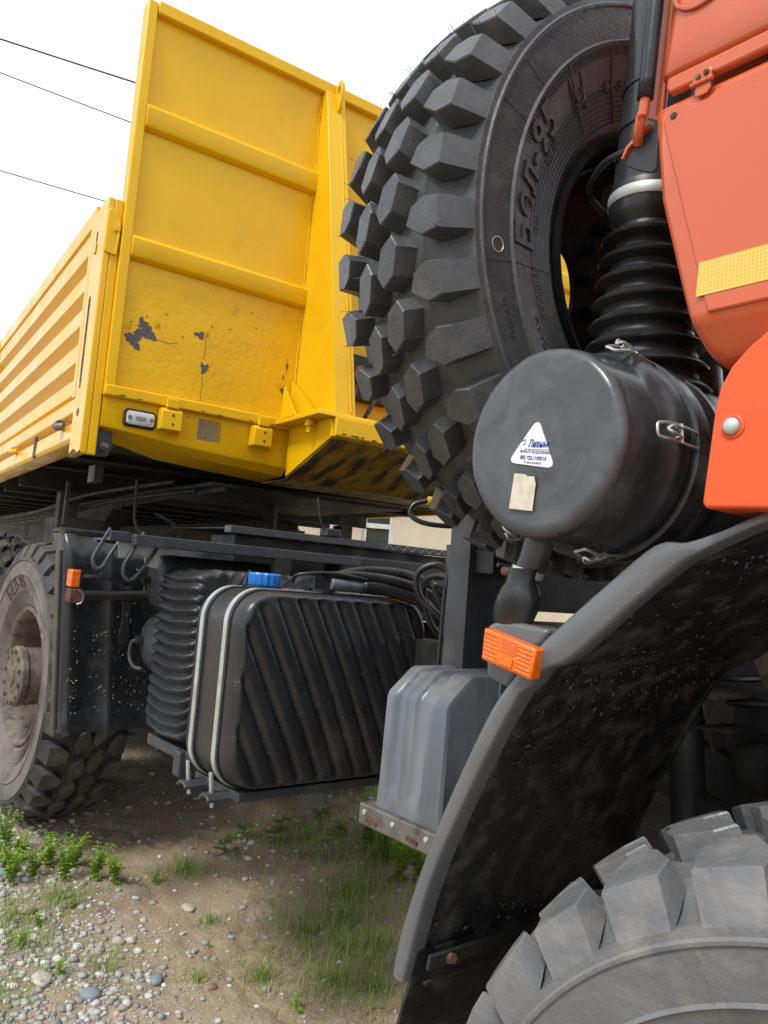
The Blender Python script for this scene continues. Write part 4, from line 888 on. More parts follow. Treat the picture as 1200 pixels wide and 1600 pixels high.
for xs in (-2.272, -2.118):
    for dx, m_, off, wd in ((0, 'rubber', 0.0035, 0.046), (0.002, 'zinc', 0.0065, 0.022)):
        ys = [(1.515 + a*(1+off/0.33), 1.248 + b_*(1+off/0.27)) for a, b_ in out]
        ys2 = [(1.515 + a*(1+(off-0.004)/0.33), 1.248 + b_*(1+(off-0.004)/0.27)) for a, b_ in out]
        L = [[(xs+dx-wd/2, y, z) for y, z in ys2], [(xs+dx-wd/2, y, z) for y, z in ys], [(xs+dx+wd/2, y, z) for y, z in ys], [(xs+dx+wd/2, y, z) for y, z in ys2]]
        B().loops(L, True, False, False).build('strap' if m_ == 'zinc' else 'strap_pad', m_, ft, 40)
    B().bar((xs, 1.142, 1.00), (xs, 1.150, 0.935), 0.016, 0.006, (0, 1, 0)).cyl((xs, 1.152, 0.945), (xs, 1.156, 0.900), 0.0065, 8).build('strap_bolt', 'zinc', ft)
    sd_ = B(); sec = [(-0.030, -0.004), (-0.030, 0.006), (-0.012, 0.018), (0.012, 0.018), (0.030, 0.006), (0.030, -0.004), (0.012, 0.008), (-0.012, 0.008)]
    sd_.prism([(xs+a, 0.925+b_) for a, b_ in sec], 'Y', 1.125, 1.80).build('saddle', 'paint_grey', ft, 30, 0.002)
B().box(-2.33, -2.045, 1.20, 1.86, 0.925, 0.952).build('tank_shelf', 'paint_grey', ft, 0, 0.003)
cp_ = B(); n = 24
cp_.loops([[(-2.19 + (r_ + (0.003 if k % 3 == 0 else 0))*math.cos(2*PI*k/48), 1.305 + (r_ + (0.003 if k % 3 == 0 else 0))*math.sin(2*PI*k/48), z) for k in range(48)] for r_, z in ((0.047, 1.556), (0.049, 1.560), (0.049, 1.590), (0.045, 1.596))]).build('filler_cap', 'blue_cap', ft, 30, label='blue plastic filler cap')
B().lathe([(0.055, 0), (0.056, 0.01), (0.050, 0.014)], (-2.19, 1.305, 1.541), (0, 0, 1), 32).build('filler_neck', 'rubber', ft)
B().tube([(-2.24, 1.28, 1.60), (-2.245, 1.27, 1.575), (-2.24, 1.26, 1.55)], 0.006, 6, sub=4).build('cap_tether', 'rubber', ft)
B().bar((-2.0325, 1.498, 1.275), (-2.0325, 1.518, 1.228), 0.010, 0.003, (1, 0, 0)).build('bare_scratch', 'plate', ft, 0)
# sender unit and hose bundle on the tank top
su = B().lathe([(0.055, 0), (0.055, 0.02), (0.03, 0.028), (0.03, 0.05), (0.001, 0.052)], (-2.15, 1.50, 1.543), (0, 0, 1), 20).box(-2.19, -2.10, 1.44, 1.50, 1.56, 1.60).build('sender_unit', 'plastic', ft, 30)
B().cyl((-2.10, 1.50, 1.578), (-2.08, 1.62, 1.576), 0.021, 14, 0.003).build('hose_joint', 'battery', ft)
for pth, r_ in (([(-2.08, 1.62, 1.576), (-2.04, 1.72, 1.570), (-2.0, 1.82, 1.54), (-1.99, 1.90, 1.44)], 0.022), ([(-2.12, 1.47, 1.60), (-2.08, 1.60, 1.612), (-2.02, 1.74, 1.60), (-1.97, 1.86, 1.55), (-1.95, 1.93, 1.42)], 0.015),
               ([(-2.16, 1.52, 1.59), (-2.12, 1.66, 1.63), (-2.04, 1.82, 1.62), (-1.96, 1.93, 1.54), (-1.95, 1.96, 1.38)], 0.018), ([(-2.2, 1.42, 1.575), (-2.14, 1.40, 1.60), (-2.09, 1.50, 1.612), (-2.06, 1.62, 1.60)], 0.006)):
    B().tube(pth, r_, 10, sub=8).build('fuel_hose', 'rubber', ft, 50)
crg = B(); path = smooth_path([Vector(p) for p in ((-2.08, 1.61, 1.577), (-2.05, 1.70, 1.575), (-2.01, 1.80, 1.55))], 14)
crg.tube(path, [0.023 + (0.003 if i % 2 else 0) for i in range(len(path))], 12).build('corrugated_sleeve', 'rubber', ft, 50)

# ---- second tank: corrugated all round
def wavy(y0, y1, z0, z1, per, amp):
    pts = []; n = int((z1-z0)/per*8)
    for i in range(n+1):
        z = z0 + (z1-z0)*i/n; e = min(1, i/6, (n-i)/6)
        pts.append((y0 - amp*(0.5-0.5*math.cos(2*PI*(z-z0)/per))*1.0 + 0.02*(1-e), z))
    n = int((y1-y0)/per*5)
    for i in range(1, n):
        y = y0 + 0.02 + (y1-y0-0.04)*i/n; e = min(1, i/4, (n-i)/4)
        pts.append((y, z1 + amp*0.8*(0.5-0.5*math.cos(2*PI*(y-y0)/per/1.25)) - 0.012*(1-e)))
    pts += [(y1, z1-0.03), (y1, z0+0.03), (y1-0.03, z0), (y0+0.05, z0-0.012)]
    return pts
wp = wavy(1.208, 1.86, 1.005, 1.578, 0.0385, 0.021); cy_, cz_ = 1.53, 1.29
L = []
for x, s_ in ((-2.765, 0.93), (-2.76, 0.965), (-2.745, 0.985), (-2.72, 1.0), (-2.60, 1.004), (-2.48, 1.0), (-2.458, 0.985), (-2.445, 0.965), (-2.44, 0.93)):
    sag = 0.018*((x+2.60)/0.16)**2
    L.append([(x, cy_ + (y-cy_)*s_, cz_ + (z-cz_)*s_ - (0.0 if abs(x+2.6) > 9 else -sag+0.010)) for y, z in wp])
t2 = B().loops(L).build('fuel_tank', 'tank', TK, 60, label='black fuel tank with horizontal corrugations next to the mudguard')
B().box(-2.77, -2.43, 1.22, 1.85, 0.945, 0.985).box(-2.50, -2.45, 1.20, 1.26, 0.90, 0.985).build('tank_shelf', 'paint_grey', t2, 0, 0.006)
B().box(-2.80, -2.77, 1.26, 1.30, 0.93, 1.02).build('shelf_tab', 'paint_grey', t2, 0, 0.004)
for yy in (1.52, 1.74): B().box(-2.765, -2.44, yy, yy+0.03, 1.592, 1.596).build('strap', 'paint_grey', t2, 0)

# ---- grey battery cover on a steel tray
bx0, bx1, by, bz0, bz1 = -1.490, -1.262, 1.250, 1.062, 1.335
bt_ = B()
secs = [(by, bz0), (by+0.006, bz1-0.012), (by+0.012, bz1+0.004), (by+0.075, bz1+0.058), (by+0.09, bz1+0.062), (by+0.55, bz1+0.066), (by+0.55, bz0)]
L = []
nx_ = 40
for i in range(nx_+1):
    x = bx0 + (bx1-bx0)*i/nx_; u = i/nx_
    rec = 0.0
    for c0, c1 in ((0.16, 0.36), (0.50, 0.70)):
        a_ = min(1, max(0, (u-c0)/0.04)) * min(1, max(0, (c1-u)/0.04)); rec = max(rec, a_)
    tz = 0.0
    row = []
    for j, (y, z) in enumerate(secs):
        q = rec*0.011
        fillet = 0.007*max(0, 1-min(u, 1-u)/0.035)**2
        if j == 0: q *= 0.0
        yy = y + (q if j < 3 else 0) + (fillet if j < 4 else 0); zz = z - (q*0.9 if 3 <= j <= 5 else 0) - (fillet if 2 <= j <= 5 else 0)
        row.append((x + (0.005*(z-bz0)/(bz1-bz0))*(1-2*u), yy, zz))
        if j == 0: row.append((x + 0.003*(1-2*u), y + 0.001 + fillet, z+0.045)); row.append((x + 0.004*(1-2*u), y + 0.0015 + rec*0.011 + fillet, z+0.062))
    L.append(row)
bc = B().loops(L).build('battery_cover', 'battery', TK, 40, label='weathered grey ribbed battery cover on a steel tray')
B().box(bx0-0.038, bx1+0.012, by-0.016, by+0.56, 1.012, 1.0615).build('battery_tray', 'dull_steel', bc, 0, 0.004)
for x, dx in ((-1.475, 0), (-1.33, 0)):
    B().prism([(x-0.018, 1.036), (x+0.018, 1.030), (x+0.018, 1.022), (x-0.018, 1.026)], 'Y', by-0.020, by-0.0165).build('tray_slot', 'rust', bc, 0)
for x in (-1.505, -1.40, -1.285): B().lathe([(0.007, 0), (0.006, 0.003), (0.001, 0.004)], (x, by-0.0161, 1.043), (0, -1, 0), 10).build('rivet', 'zinc', bc)
B().box(-1.252, -1.246, 1.40, 1.47, 1.24, 1.40).build('side_bracket', 'battery', bc, 0, 0.002)

# ---- rear mudguard: front panel with rolled outer edge
mg = B(); L = []
MX = -3.10
def mg_y0(z): return 0.955 + 0.06*(1.69-z)/0.76
zs = [0.925, 0.93, 0.945, 0.99, 1.0, 1.06, 1.1, 1.2, 1.3, 1.4, 1.5, 1.56, 1.60, 1.64, 1.665, 1.682, 1.688]
for z in zs:
    y0 = mg_y0(z); top_ = max(0, (z-1.60)/0.09); bx_ = MX - 0.05*top_**2 + (0.006 if z < 0.995 else 0)
    L.append([(bx_-0.16, y0+0.010, z), (bx_-0.05, y0, z), (bx_-0.016, y0+0.002, z), (bx_-0.003, y0+0.012, z), (bx_, y0+0.026, z), (bx_-0.001, y0+0.050, z), (bx_-0.008, y0+0.060, z), (bx_-0.016, y0+0.17, z), (bx_-0.010, y0+0.18, z), (bx_-0.010, y0+0.20, z), (bx_-0.016, y0+0.21, z), (bx_-0.014, 1.36, z), (bx_-0.012, 1.70, z), (bx_-0.10, 1.70, z)])
mgo = mg.loops(L, False).build('mudguard', 'mudguard', TK, 45, label='speckled black mudguard panel in front of the rear wheel')
ms = B()
for _ in range(700):
    z = 0.94 + 0.70*rm_.betavariate(1.1, 2.2); y = 1.02 + 0.40*rm_.random(); blob(ms, Vector((MX-0.0115 if y > mg_y0(z)+0.06 else MX+0.0005, y, z)), Vector((1, 0, 0)), 0.0008 + 0.0034*rm_.random()**4)
ms.build('mud_spatter', 'stone_pale', mgo, 0, kind='stuff')
# top of the guard curling over the tyre
L = []
for i in range(15):
    a = R(90 - 6 + 0) ; t_ = i/14; ang = R(35 + 115*t_); rr = 0.80
    L.append([(-4.22 + rr*math.cos(ang), y, 1.0 + rr*math.sin(ang)*0.94) for y in (0.96, 0.965, 1.30, 1.70)])
B().loops([[(x, y, z) for x, y, z in l] for l in [[(-3.15, 0.957, 1.688), (-3.15, 0.99, 1.70), (-3.15, 1.35, 1.70), (-3.15, 1.70, 1.70)], [(-3.30, 0.957, 1.70), (-3.30, 0.99, 1.715), (-3.30, 1.35, 1.715), (-3.30, 1.70, 1.715)], [(-3.5, 1.1, 1.70), (-3.5, 1.12, 1.72), (-3.5, 1.35, 1.72), (-3.5, 1.70, 1.72)]]], False).build('guard_top', 'mudguard', mgo, 40)
B().tube([(MX-0.05, mg_y0(z)-0.002, z) for z in (0.93, 1.1, 1.3, 1.5, 1.62)], 0.007, 8).build('edge_bead', 'mudguard', mgo)
B().cyl((-3.055, 0.985, 1.453), (-3.045, 1.36, 1.470), 0.019, 14).build('support_tube', 'paint_black', mgo)
B().box(-3.085, -3.03, 0.972, 1.02, 1.425, 1.478).build('tube_clamp', 'rust', mgo, 0, 0.004)
B().tube([(-3.028, 1.0, 1.478), (-3.025, 1.02, 1.46), (-3.025, 1.018, 1.43), (-3.03, 1.0, 1.42)], 0.005, 6, sub=4).build('clamp_bolt', 'dull_steel', mgo)
sm = B().prism([(-3.10, 1.486), (-3.045, 1.483), (-3.045, 1.549), (-3.10, 1.552)], 'Y', 0.975, 1.010).build('side_marker', 'amber', mgo, 30, 0.004, label='small amber side marker lamp')
B().prism([(-3.105, 1.484), (-3.05, 1.481), (-3.05, 1.551), (-3.105, 1.554)], 'Y', 1.0105, 1.020).build('marker_base', 'rubber', mgo, 0)
B().tube([(-3.06, 1.02, 1.525), (-3.04, 1.10, 1.530), (-3.05, 1.16, 1.505), (-3.05, 1.22, 1.475)], 0.006, 7, sub=6).tube([(-3.06, 1.02, 1.525), (-3.052, 1.055, 1.527)], 0.011, 8).build('marker_cable', 'rubber', mgo)
B().prism([(1.185, 1.49), (1.235, 1.50), (1.24, 1.45), (1.232, 1.36), (1.245, 1.30), (1.24, 1.275), (1.22, 1.265), (1.20, 1.275), (1.195, 1.30), (1.205, 1.36), (1.20, 1.44)], 'X', -3.098, -3.088).build('support_strap', 'paint_black', mgo, 0, 0.002)
for z in (1.465, 1.285): B().cyl((-3.0879, 1.218, z), (-3.078, 1.218, z), 0.011, 6).build('strap_bolt', 'paint_black', mgo)
B().box(-3.0905, -3.0875, 1.214, 1.226, 1.375, 1.395).build('strap_slot', 'ink_dark', mgo, 0)

# ---- air reservoirs behind the tank
for k, (x, z) in enumerate(((-2.94, 1.525), (-2.945, 1.292))):
    ar = B().lathe([(0.001, 0), (0.05, 0.004), (0.09, 0.016), (0.105, 0.032), (0.110, 0.05), (0.110, 0.50), (0.08, 0.53)], (x, 1.25, z), (0, 1, 0), 40).build('air_reservoir', 'paint_grey', TK, 40)
    B().cyl((x-0.03, 1.256, z+0.005), (x-0.03, 1.225, z+0.005), 0.016, 6).build('plug', 'paint_black', ar)
    if k:
        B().tube([(x-0.03, 1.225, z+0.005), (x-0.05, 1.215, z-0.01), (x-0.055, 1.215, z-0.06), (x-0.02, 1.22, z-0.095), (x+0.03, 1.235, z-0.10)], 0.0075, 8, sub=6).build('drain_pipe', 'paint_grey', ar)
# ---- catwalk with hanging hose hooks
cw = B().box(-2.70, -2.66, 1.055, 2.05, 1.655, 1.694).box(-2.99, -2.701, 1.02, 2.05, 1.668, 1.676).box(-2.99, -2.95, 1.02, 2.05, 1.66, 1.6675).build('catwalk', 'paint_grey', TK, 0, 0.003, label='grey steel catwalk edge with rusty worn deck')
rd = random.Random(4)
for i in range(9):
    y0 = 1.08 + 0.105*i
    for xx in (-2.93, -2.80):
        B().box(xx, xx+0.10, y0, y0+0.07, 1.6762, 1.6785).build('deck_bar', 'rust' if rd.random() < 0.8 else 'paint_grey', cw, 0)
for pth in ([(-2.72, 0.985, 1.708), (-2.72, 0.950, 1.635), (-2.72, 0.936, 1.600), (-2.72, 0.945, 1.570), (-2.72, 0.970, 1.572), (-2.74, 1.000, 1.615), (-2.75, 1.035, 1.672)], [(-2.70, 1.100, 1.704), (-2.70, 1.062, 1.630), (-2.70, 1.040, 1.585), (-2.70, 1.042, 1.548), (-2.70, 1.062, 1.532), (-2.71, 1.092, 1.550), (-2.72, 1.140, 1.615), (-2.73, 1.165, 1.655)]):
    B().tube(pth, 0.0065, 10, sub=7).build('hose_hook', 'dull_steel' if False else 'paint_grey', cw, 50)
B().box(-2.73, -2.70, 0.98, 1.05, 1.665, 1.70).build('end_bracket', 'paint_grey', cw, 0, 0.003)
B().prism([(1.02, 1.665), (1.03, 1.61), (1.05, 1.61), (1.06, 1.632), (1.12, 1.622), (1.13, 1.585), (1.175, 1.580), (1.18, 1.635), (1.23, 1.655)], 'X', -2.735, -2.728).build('weld_plate', 'zinc', cw, 0)
for yy in (1.62, 1.95): B().box(-2.68, -2.62, yy, yy+0.055, 1.30, 1.654).build('catwalk_leg', 'paint_black', cw, 0)
c2 = B().box(-3.06, -3.0, 1.60, 3.10, 1.755, 1.788).box(-3.6, -3.061, 1.60, 3.10, 1.772, 1.778).build('catwalk', 'paint_grey', TK, 0, 0.003, label='farther catwalk plate with worn tread pattern')
zz = B(); y = 2.45
while y < 3.08:
    zz.bar((-2.9985, y, 1.758), (-2.9985, y+0.03, 1.784), 0.004, 0.002); zz.bar((-2.9985, y+0.03, 1.784), (-2.9985, y+0.06, 1.758), 0.004, 0.002); y += 0.06
zz.build('tread_pattern', 'zinc', c2, 0)
for i in range(8): B().box(-3.3, -3.08, 1.65+0.17*i, 1.76+0.17*i, 1.7785, 1.784).build('deck_bar', 'rust', c2, 0)

B().box(-3.30, -3.07, 1.66, 3.08, 1.415, 1.754).build('subframe', 'paint_black', TK, 0, 0.006)
B().box(-2.95, -2.72, 2.06, 3.05, 1.43, 1.70).build('valve_box', 'paint_black', TK, 0, 0.01)
# ---- chassis, drive line and hidden side
for y in (CY-0.42, CY+0.38):
    B().box(-7.2, 1.3, y, y+0.01, 1.12, 1.40).box(-7.2, 1.3, y-0.0, y+0.08, 1.4005, 1.412).box(-7.2, 1.3, y, y+0.08, 1.108, 1.1195).build('frame_rail', 'chassis', TK, 0)
for x in (-1.0, -2.4, -3.4, -4.9, -6.5): B().box(x-0.06, x+0.06, CY-0.408, CY+0.379, 1.16, 1.36).build('cross_member', 'chassis', TK, 0, 0.01)
for x, z in ((-0.45, 0.62), (-4.22, 0.98), (-5.66, 1.03)):
    ax = B().cyl((x, 1.33, z), (x, 3.15, z), 0.075, 16)
    ax.lathe([(0.05, -0.24), (0.15, -0.20), (0.21, -0.08), (0.22, 0.0), (0.21, 0.08), (0.15, 0.20), (0.05, 0.24)], (x, CY, z), (1, 0, 0), 24); ax.build('axle', 'chassis', TK, 40)
for y in (1.72, 2.78):
    b = B()
    for k in range(7):
        l = 0.85 - 0.10*k; b.tube([(-0.45-l, y, 1.02+0.05-0.018*k), (-0.45, y, 0.86-0.018*k), (-0.45+l, y, 1.02+0.05-0.018*k)], 0.02, 4, sub=6)
    b.build('leaf_spring', 'chassis', TK, 0)
    b = B()
    for k in range(8):
        l = 0.95 - 0.09*k; b.bar((-4.94-l, y, 1.08+0.018*k), (-4.94+l, y, 1.08+0.018*k), 0.09, 0.016)
    b.build('leaf_spring', 'chassis', TK, 0)
B().cyl((-1.6, CY, 0.98), (-4.0, CY, 0.98), 0.05, 14).build('drive_shaft', 'chassis', TK)
B().box(-1.75, -1.0, CY-0.22, CY+0.22, 0.82, 1.20).cyl((-1.0, CY, 1.08), (-0.35, CY, 1.12), 0.24, 20).build('gearbox', 'chassis', TK, 30, 0.03)
B().box(0.05, 1.2, CY-0.36, CY+0.36, 0.85, 1.85).build('engine', 'chassis', TK, 30, 0.05)
B().box(-0.62, -0.55, 1.86, 3.2, 1.30, 1.95).build('engine_tunnel', 'chassis', TK, 30, 0.02)
B().box(-2.6, -1.6, 2.72, 3.35, 0.72, 1.45).build('fuel_tank', 'tank', TK, 30, 0.06)
B().prism([(-3.35, 1.50), (-3.5, 1.72), (-5.0, 1.72), (-5.2, 1.50)], 'Y', CY-0.45, CY+0.45).build('fifth_wheel', 'chassis', TK, 30, 0.02)
B().box(-3.95, -3.6, CY-0.6, CY+0.6, 1.46, 1.62).build('coupling_base', 'chassis', TK, 30, 0.01)
# brackets in the wheel arch: sheet steel steps and an oily linkage
for pts in ([(-0.90, 1.62, 1.345), (-0.80, 1.80, 1.345)], [(-0.72, 1.64, 1.50), (-0.52, 1.85, 1.50)]):
    (x0, y0, z0), (x1, y1, z1) = pts
    B().add([(x0, y0, z0), (x1, y0, z0+0.006), (x1+0.02, y1, z0), (x0, y1, z0-0.006), (x0, y0, z0-0.005), (x1, y0, z0), (x1+0.02, y1, z0-0.006), (x0, y1, z0-0.012)], [(0,1,2,3),(7,6,5,4),(0,4,5,1),(1,5,6,2),(2,6,7,3),(3,7,4,0)]).build('arch_bracket', 'chassis', TK, 0)
B().box(-1.25, -0.2, 1.95, 1.97, 1.00, 1.70).build('arch_plate', 'paint_black', TK, 0, 0.004)
B().prism([(-0.85, 1.545), (-0.55, 1.545), (-0.55, 1.40), (-0.62, 1.36), (-0.80, 1.44)], 'Y', 1.745, 1.755).box(-0.86, -0.54, 1.70, 1.76, 1.5455, 1.552).build('arch_bracket', 'rim_dust', TK, 0)
B().box(-1.02, -0.86, 1.66, 1.82, 1.402, 1.409).prism([(1.665, 1.401), (1.81, 1.401), (1.79, 1.30), (1.72, 1.28)], 'X', -0.90, -0.893).build('arch_shelf', 'rim_dust', TK, 0, 0.001)
B().lathe([(0.02, -0.05), (0.045, -0.035), (0.052, 0.0), (0.045, 0.035), (0.02, 0.05)], (-0.80, 1.72, 1.27), (0.2, -0.3, 1), 18).cyl((-0.80, 1.72, 1.27), (-0.78, 1.75, 1.12), 0.018, 10).build('ball_joint', 'chassis', TK, 40)
B().bar((-1.25, 1.80, 1.30), (-0.35, 1.78, 1.10), 0.05, 0.10).build('radius_arm', 'chassis', TK, 0, 0.01)
B().cyl((-0.98, 1.70, 1.62), (-0.90, 1.66, 1.02), 0.038, 16).cyl((-0.985, 1.70, 1.66), (-0.96, 1.70, 1.50), 0.048, 16).build('shock_absorber', 'chassis', TK, 40)
for k in range(3): B().tube([(-1.2, 1.84-0.03*k, 1.50-0.05*k), (-0.95, 1.80-0.03*k, 1.44-0.05*k), (-0.7, 1.82-0.02*k, 1.46-0.06*k), (-0.3, 1.80, 1.40-0.05*k)], 0.008, 7, sub=6).build('brake_hose', 'rubber', TK, 50)
B().tube([(-1.05, 1.72, 1.20), (-0.8, 1.66, 1.16), (-0.4, 1.70, 1.10), (0.2, 1.74, 1.08)], 0.03, 10, sub=5).build('drag_link', 'chassis', TK)
B().lathe([(0.05, 0), (0.06, 0.02), (0.06, 0.10), (0.05, 0.12)], (-0.62, 1.66, 1.18), (0, -0.2, 1), 18).build('brake_chamber', 'chassis', TK, 30, 0.0)
# hoses and cables between cab, post and trailer
for pth, r_, m_ in (([(-1.50, 1.52, 1.795), (-1.56, 1.47, 1.822), (-1.58, 1.43, 1.828)], 0.013, 'yellow_hose'), ([(-1.58, 1.43, 1.828), (-1.60, 1.40, 1.815), (-1.60, 1.39, 1.785), (-1.57, 1.42, 1.765), (-1.53, 1.49, 1.765), (-1.50, 1.55, 1.78)], 0.007, 'rubber'),
    ([(-1.62, 1.60, 1.62), (-1.66, 1.56, 1.66), (-1.70, 1.52, 1.63), (-1.70, 1.54, 1.56), (-1.66, 1.60, 1.50), (-1.66, 1.70, 1.40)], 0.010, 'rubber'), ([(-1.60, 1.62, 1.64), (-1.63, 1.58, 1.60), (-1.66, 1.55, 1.60), (-1.64, 1.58, 1.54), (-1.60, 1.66, 1.52), (-1.60, 1.75, 1.50)], 0.008, 'rubber'),
    ([(-1.62, 1.62, 1.60), (-1.70, 1.62, 1.63), (-1.78, 1.62, 1.60), (-1.80, 1.68, 1.48), (-1.80, 1.80, 1.40)], 0.011, 'rubber'), ([(-1.58, 1.60, 1.70), (-1.60, 1.56, 1.68), (-1.61, 1.545, 1.50), (-1.60, 1.54, 1.20)], 0.006, 'rubber'), ([(-1.56, 1.50, 1.60), (-1.562, 1.495, 1.30), (-1.56, 1.49, 1.05)], 0.006, 'rubber')):
    B().tube(pth, r_, 8, sub=7).build('cable', m_, TK, 50)
B().tube([(-1.62, 1.60, 1.46), (-1.62, 1.60, 1.72)], 0.035, 14).build('filter_cup', 'paint_grey', TK)
B().prism([(-1.58, 1.72), (-1.60, 1.80), (-1.52, 1.86), (-1.50, 1.80), (-1.54, 1.72)], 'Y', 1.66, 1.72).build('cable_shoe', 'rust', TK, 0, 0.003)
for pth in ([(-2.66, 1.85, 1.79), (-2.66, 1.82, 1.83), (-2.66, 1.80, 1.92)],): B().tube(pth, 0.003, 6, sub=5).build('cable', 'rubber', TK)
B().box(-2.70, -2.64, 1.85, 1.92, 1.765, 1.80).build('junction_box', 'rubber', TK, 0, 0.006)

# ------------------------------------------------------------------ house behind the trucks
HS = empty('house', (-8.6, 7.4, 0.2), (0, 0, R(51)))
tag(HS, 'beige stucco house with white framed window seen below the yellow trailer', 'house')
HX0, HX1 = -5.0, 6.0
wx0, wx1, wz0, wz1 = -0.64, -0.17, 1.2, 2.9
hw = B().box(HX0, wx0, 0, 0.3, -0.5, 3.4).box(wx1, HX1, 0, 0.3, -0.5, 3.4).box(wx0, wx1, 0, 0.3, -0.5, wz0).box(wx0, wx1, 0, 0.3, wz1, 3.4).build('wall', 'stucco', HS, 0)
B().box(HX0, HX1, 5.7, 6.0, -0.5, 3.4).box(HX0, HX0+0.3, 0.301, 5.699, -0.5, 3.4).box(HX1-0.3, HX1, 0.301, 5.699, -0.5, 3.4).build('wall', 'stucco', HS, 0)
B().prism([(-0.5, 3.35), (3.0, 4.6), (6.5, 3.35), (6.5, 3.5), (3.0, 4.75), (-0.5, 3.5)], 'X', HX0-0.4, HX1+0.4).build('roof', 'roof', HS, 0)
wn = B()
for a, b_, c_, d in ((wx0, wx0+0.07, wz0, wz1), (wx1-0.07, wx1, wz0, wz1), (wx0+0.07, wx1-0.07, wz0, wz0+0.07), (wx0+0.07, wx1-0.07, wz1-0.07, wz1), (wx0+0.0701, wx1-0.0701, 2.16, 2.23)): wn.box(a, b_, 0.06, 0.13, c_, d)
wno = wn.build('window', 'window_frame', HS, 0)
B().box(wx0+0.07, wx1-0.07, 0.09, 0.10, wz0+0.07, 2.16).build('pane', 'glass_dark', wno, 0)
B().box(wx0+0.07, wx1-0.07, 0.09, 0.10, 2.23, wz1-0.07).build('pane', 'glass_dark', wno, 0)
B().box(wx0-0.05, wx1+0.05, -0.06, 0.06, wz0-0.05, wz0-0.001).build('sill', 'window_frame', wno, 0)

# ------------------------------------------------------------------ overhead cables
def cable(p0, p1, r_, label):
    p0 = Vector(p0); p1 = Vector(p1); P = []
    for i in range(41):
        t_ = i/40; p = p0.lerp(p1, t_); p.z -= 0.5*4*t_*(1-t_); P.append(p)
    o = B().tube(P, r_, 6).build('overhead_cable', 'wire', None, 60); tag(o, label, 'cable', 'overhead cables crossing the sky')
cable((-15.21, -11.6, 9.09), (-7.0, 19.04, 9.1), 0.011, 'top dark overhead cable crossing the white sky left of the headboard')
cable((-14.01, -11.79, 9.09), (-10.38, 19.83, 9.1), 0.008, 'middle thin overhead cable between the other two in the sky')
cable((-15.04, -11.47, 7.69), (-9.36, 19.49, 7.7), 0.008, 'lowest overhead cable ending behind the trailer corner post')

# ------------------------------------------------------------------ gravel, stones, grass, weeds
ICO = None
def ico():
    bm = bmesh.new(); bmesh.ops.create_icosphere(bm, subdivisions=1, radius=1.0)
    v = [x.co.copy() for x in bm.verts]; f = [tuple(q.index for q in p.verts) for p in bm.faces]; bm.free(); return v, f
IV, IF = ico()
def ico2():
    bm = bmesh.new(); bmesh.ops.create_icosphere(bm, subdivisions=3, radius=1.0)
    v = [x.co.copy() for x in bm.verts]; f = [tuple(q.index for q in p.verts) for p in bm.faces]; bm.free(); return v, f
IV2, IF2 = ico2()
rg = random.Random(11)
def on_gravel(x, y):                                 # chance of gravel: dense outside the trucks, thinning under them
    e = 1.62 + 0.18*noise.noise((x*1.3, 3.1, 0.4)) + (-x-2.4)*-0.06
    return max(0.0, min(1.0, (e - y)/0.55))
pb = B(); cnt = 0
def pebble(b, x, y, s_, V, F_, sink=0.30):
    sx, sy, sz = s_*rg.uniform(0.8, 1.35), s_*rg.uniform(0.7, 1.1), s_*rg.uniform(0.42, 0.75); a = rg.uniform(0, 2*PI); ca, sa = math.cos(a), math.sin(a); z0 = gz(x, y) + sz*(1-2*sink)*0.6; off = rg.uniform(0, 50)
    vv = []
    for p in V:
        k = 1 + 0.22*noise.noise((p.x*1.1+off, p.y*1.1, p.z*1.1)); px, py, pz = p.x*sx*k, p.y*sy*k, p.z*sz*k
        vv.append((x + px*ca - py*sa, y + px*sa + py*ca, z0 + pz))
    b.add(vv, F_)
while cnt < 13000:
    x = rg.uniform(-5.4, -1.7); y = rg.uniform(0.45, 3.4); pr = on_gravel(x, y)
    if rg.random() > pr*pr + 0.05: continue
    s_ = 0.0040 + 0.016*rg.random()**3.6
    pebble(pb, x, y, s_, IV, IF); cnt += 1
OV = [Vector(p) for p in ((1, 0, 0), (-1, 0, 0), (0, 1, 0), (0, -1, 0), (0, 0, 1), (0, 0, -1))]; OF = [(0, 2, 4), (2, 1, 4), (1, 3, 4), (3, 0, 4), (2, 0, 5), (1, 2, 5), (3, 1, 5), (0, 3, 5)]
for _ in range(15000):
    x = rg.uniform(-4.6, -1.9); y = rg.uniform(0.6, 3.0)
    if rg.random() > 0.35 + 0.65*on_gravel(x, y): continue
    pebble(pb, x, y, rg.uniform(0.0016, 0.0048), OV, OF, 0.2)
me = bpy.data.meshes.new('gravel'); me.from_pydata(pb.v, [], pb.f); me.shade_smooth()
gv = link('gravel', me, 'stone', None, 0); gv['kind'] = 'stuff'; gv['label'] = 'grey and tan river gravel scattered over the soil'; gv['category'] = 'gravel'
STONES = [(-3.05, 1.60, 0.030, 'stone_pale', 'long flat cream stone lying on bare soil'), (-2.62, 1.05, 0.034, 'stone_blue', 'large blue grey stone among the gravel'), (-2.75, 0.93, 0.036, 'stone_pale', 'big pale rounded stone near the left gravel edge'),
          (-3.25, 1.02, 0.030, 'stone_red', 'reddish brown cobble in the gravel'), (-2.62, 1.28, 0.028, 'stone_blue', 'green grey flat stone at the border of gravel and soil'), (-3.5, 2.15, 0.022, 'stone_pale', 'small pale stone beside a crack in the soil'),
          (-3.35, 2.05, 0.020, 'stone_pale', 'pale pebble resting against another on the dark soil'), (-3.6, 1.0, 0.032, 'stone_blue', 'slate coloured stone close to the green weeds'), (-2.5, 1.42, 0.027, 'stone_red', 'pinkish stone at the lower border of the gravel'),
          (-2.9, 1.25, 0.026, 'stone_pale', 'oval off-white stone amid smaller pebbles')]
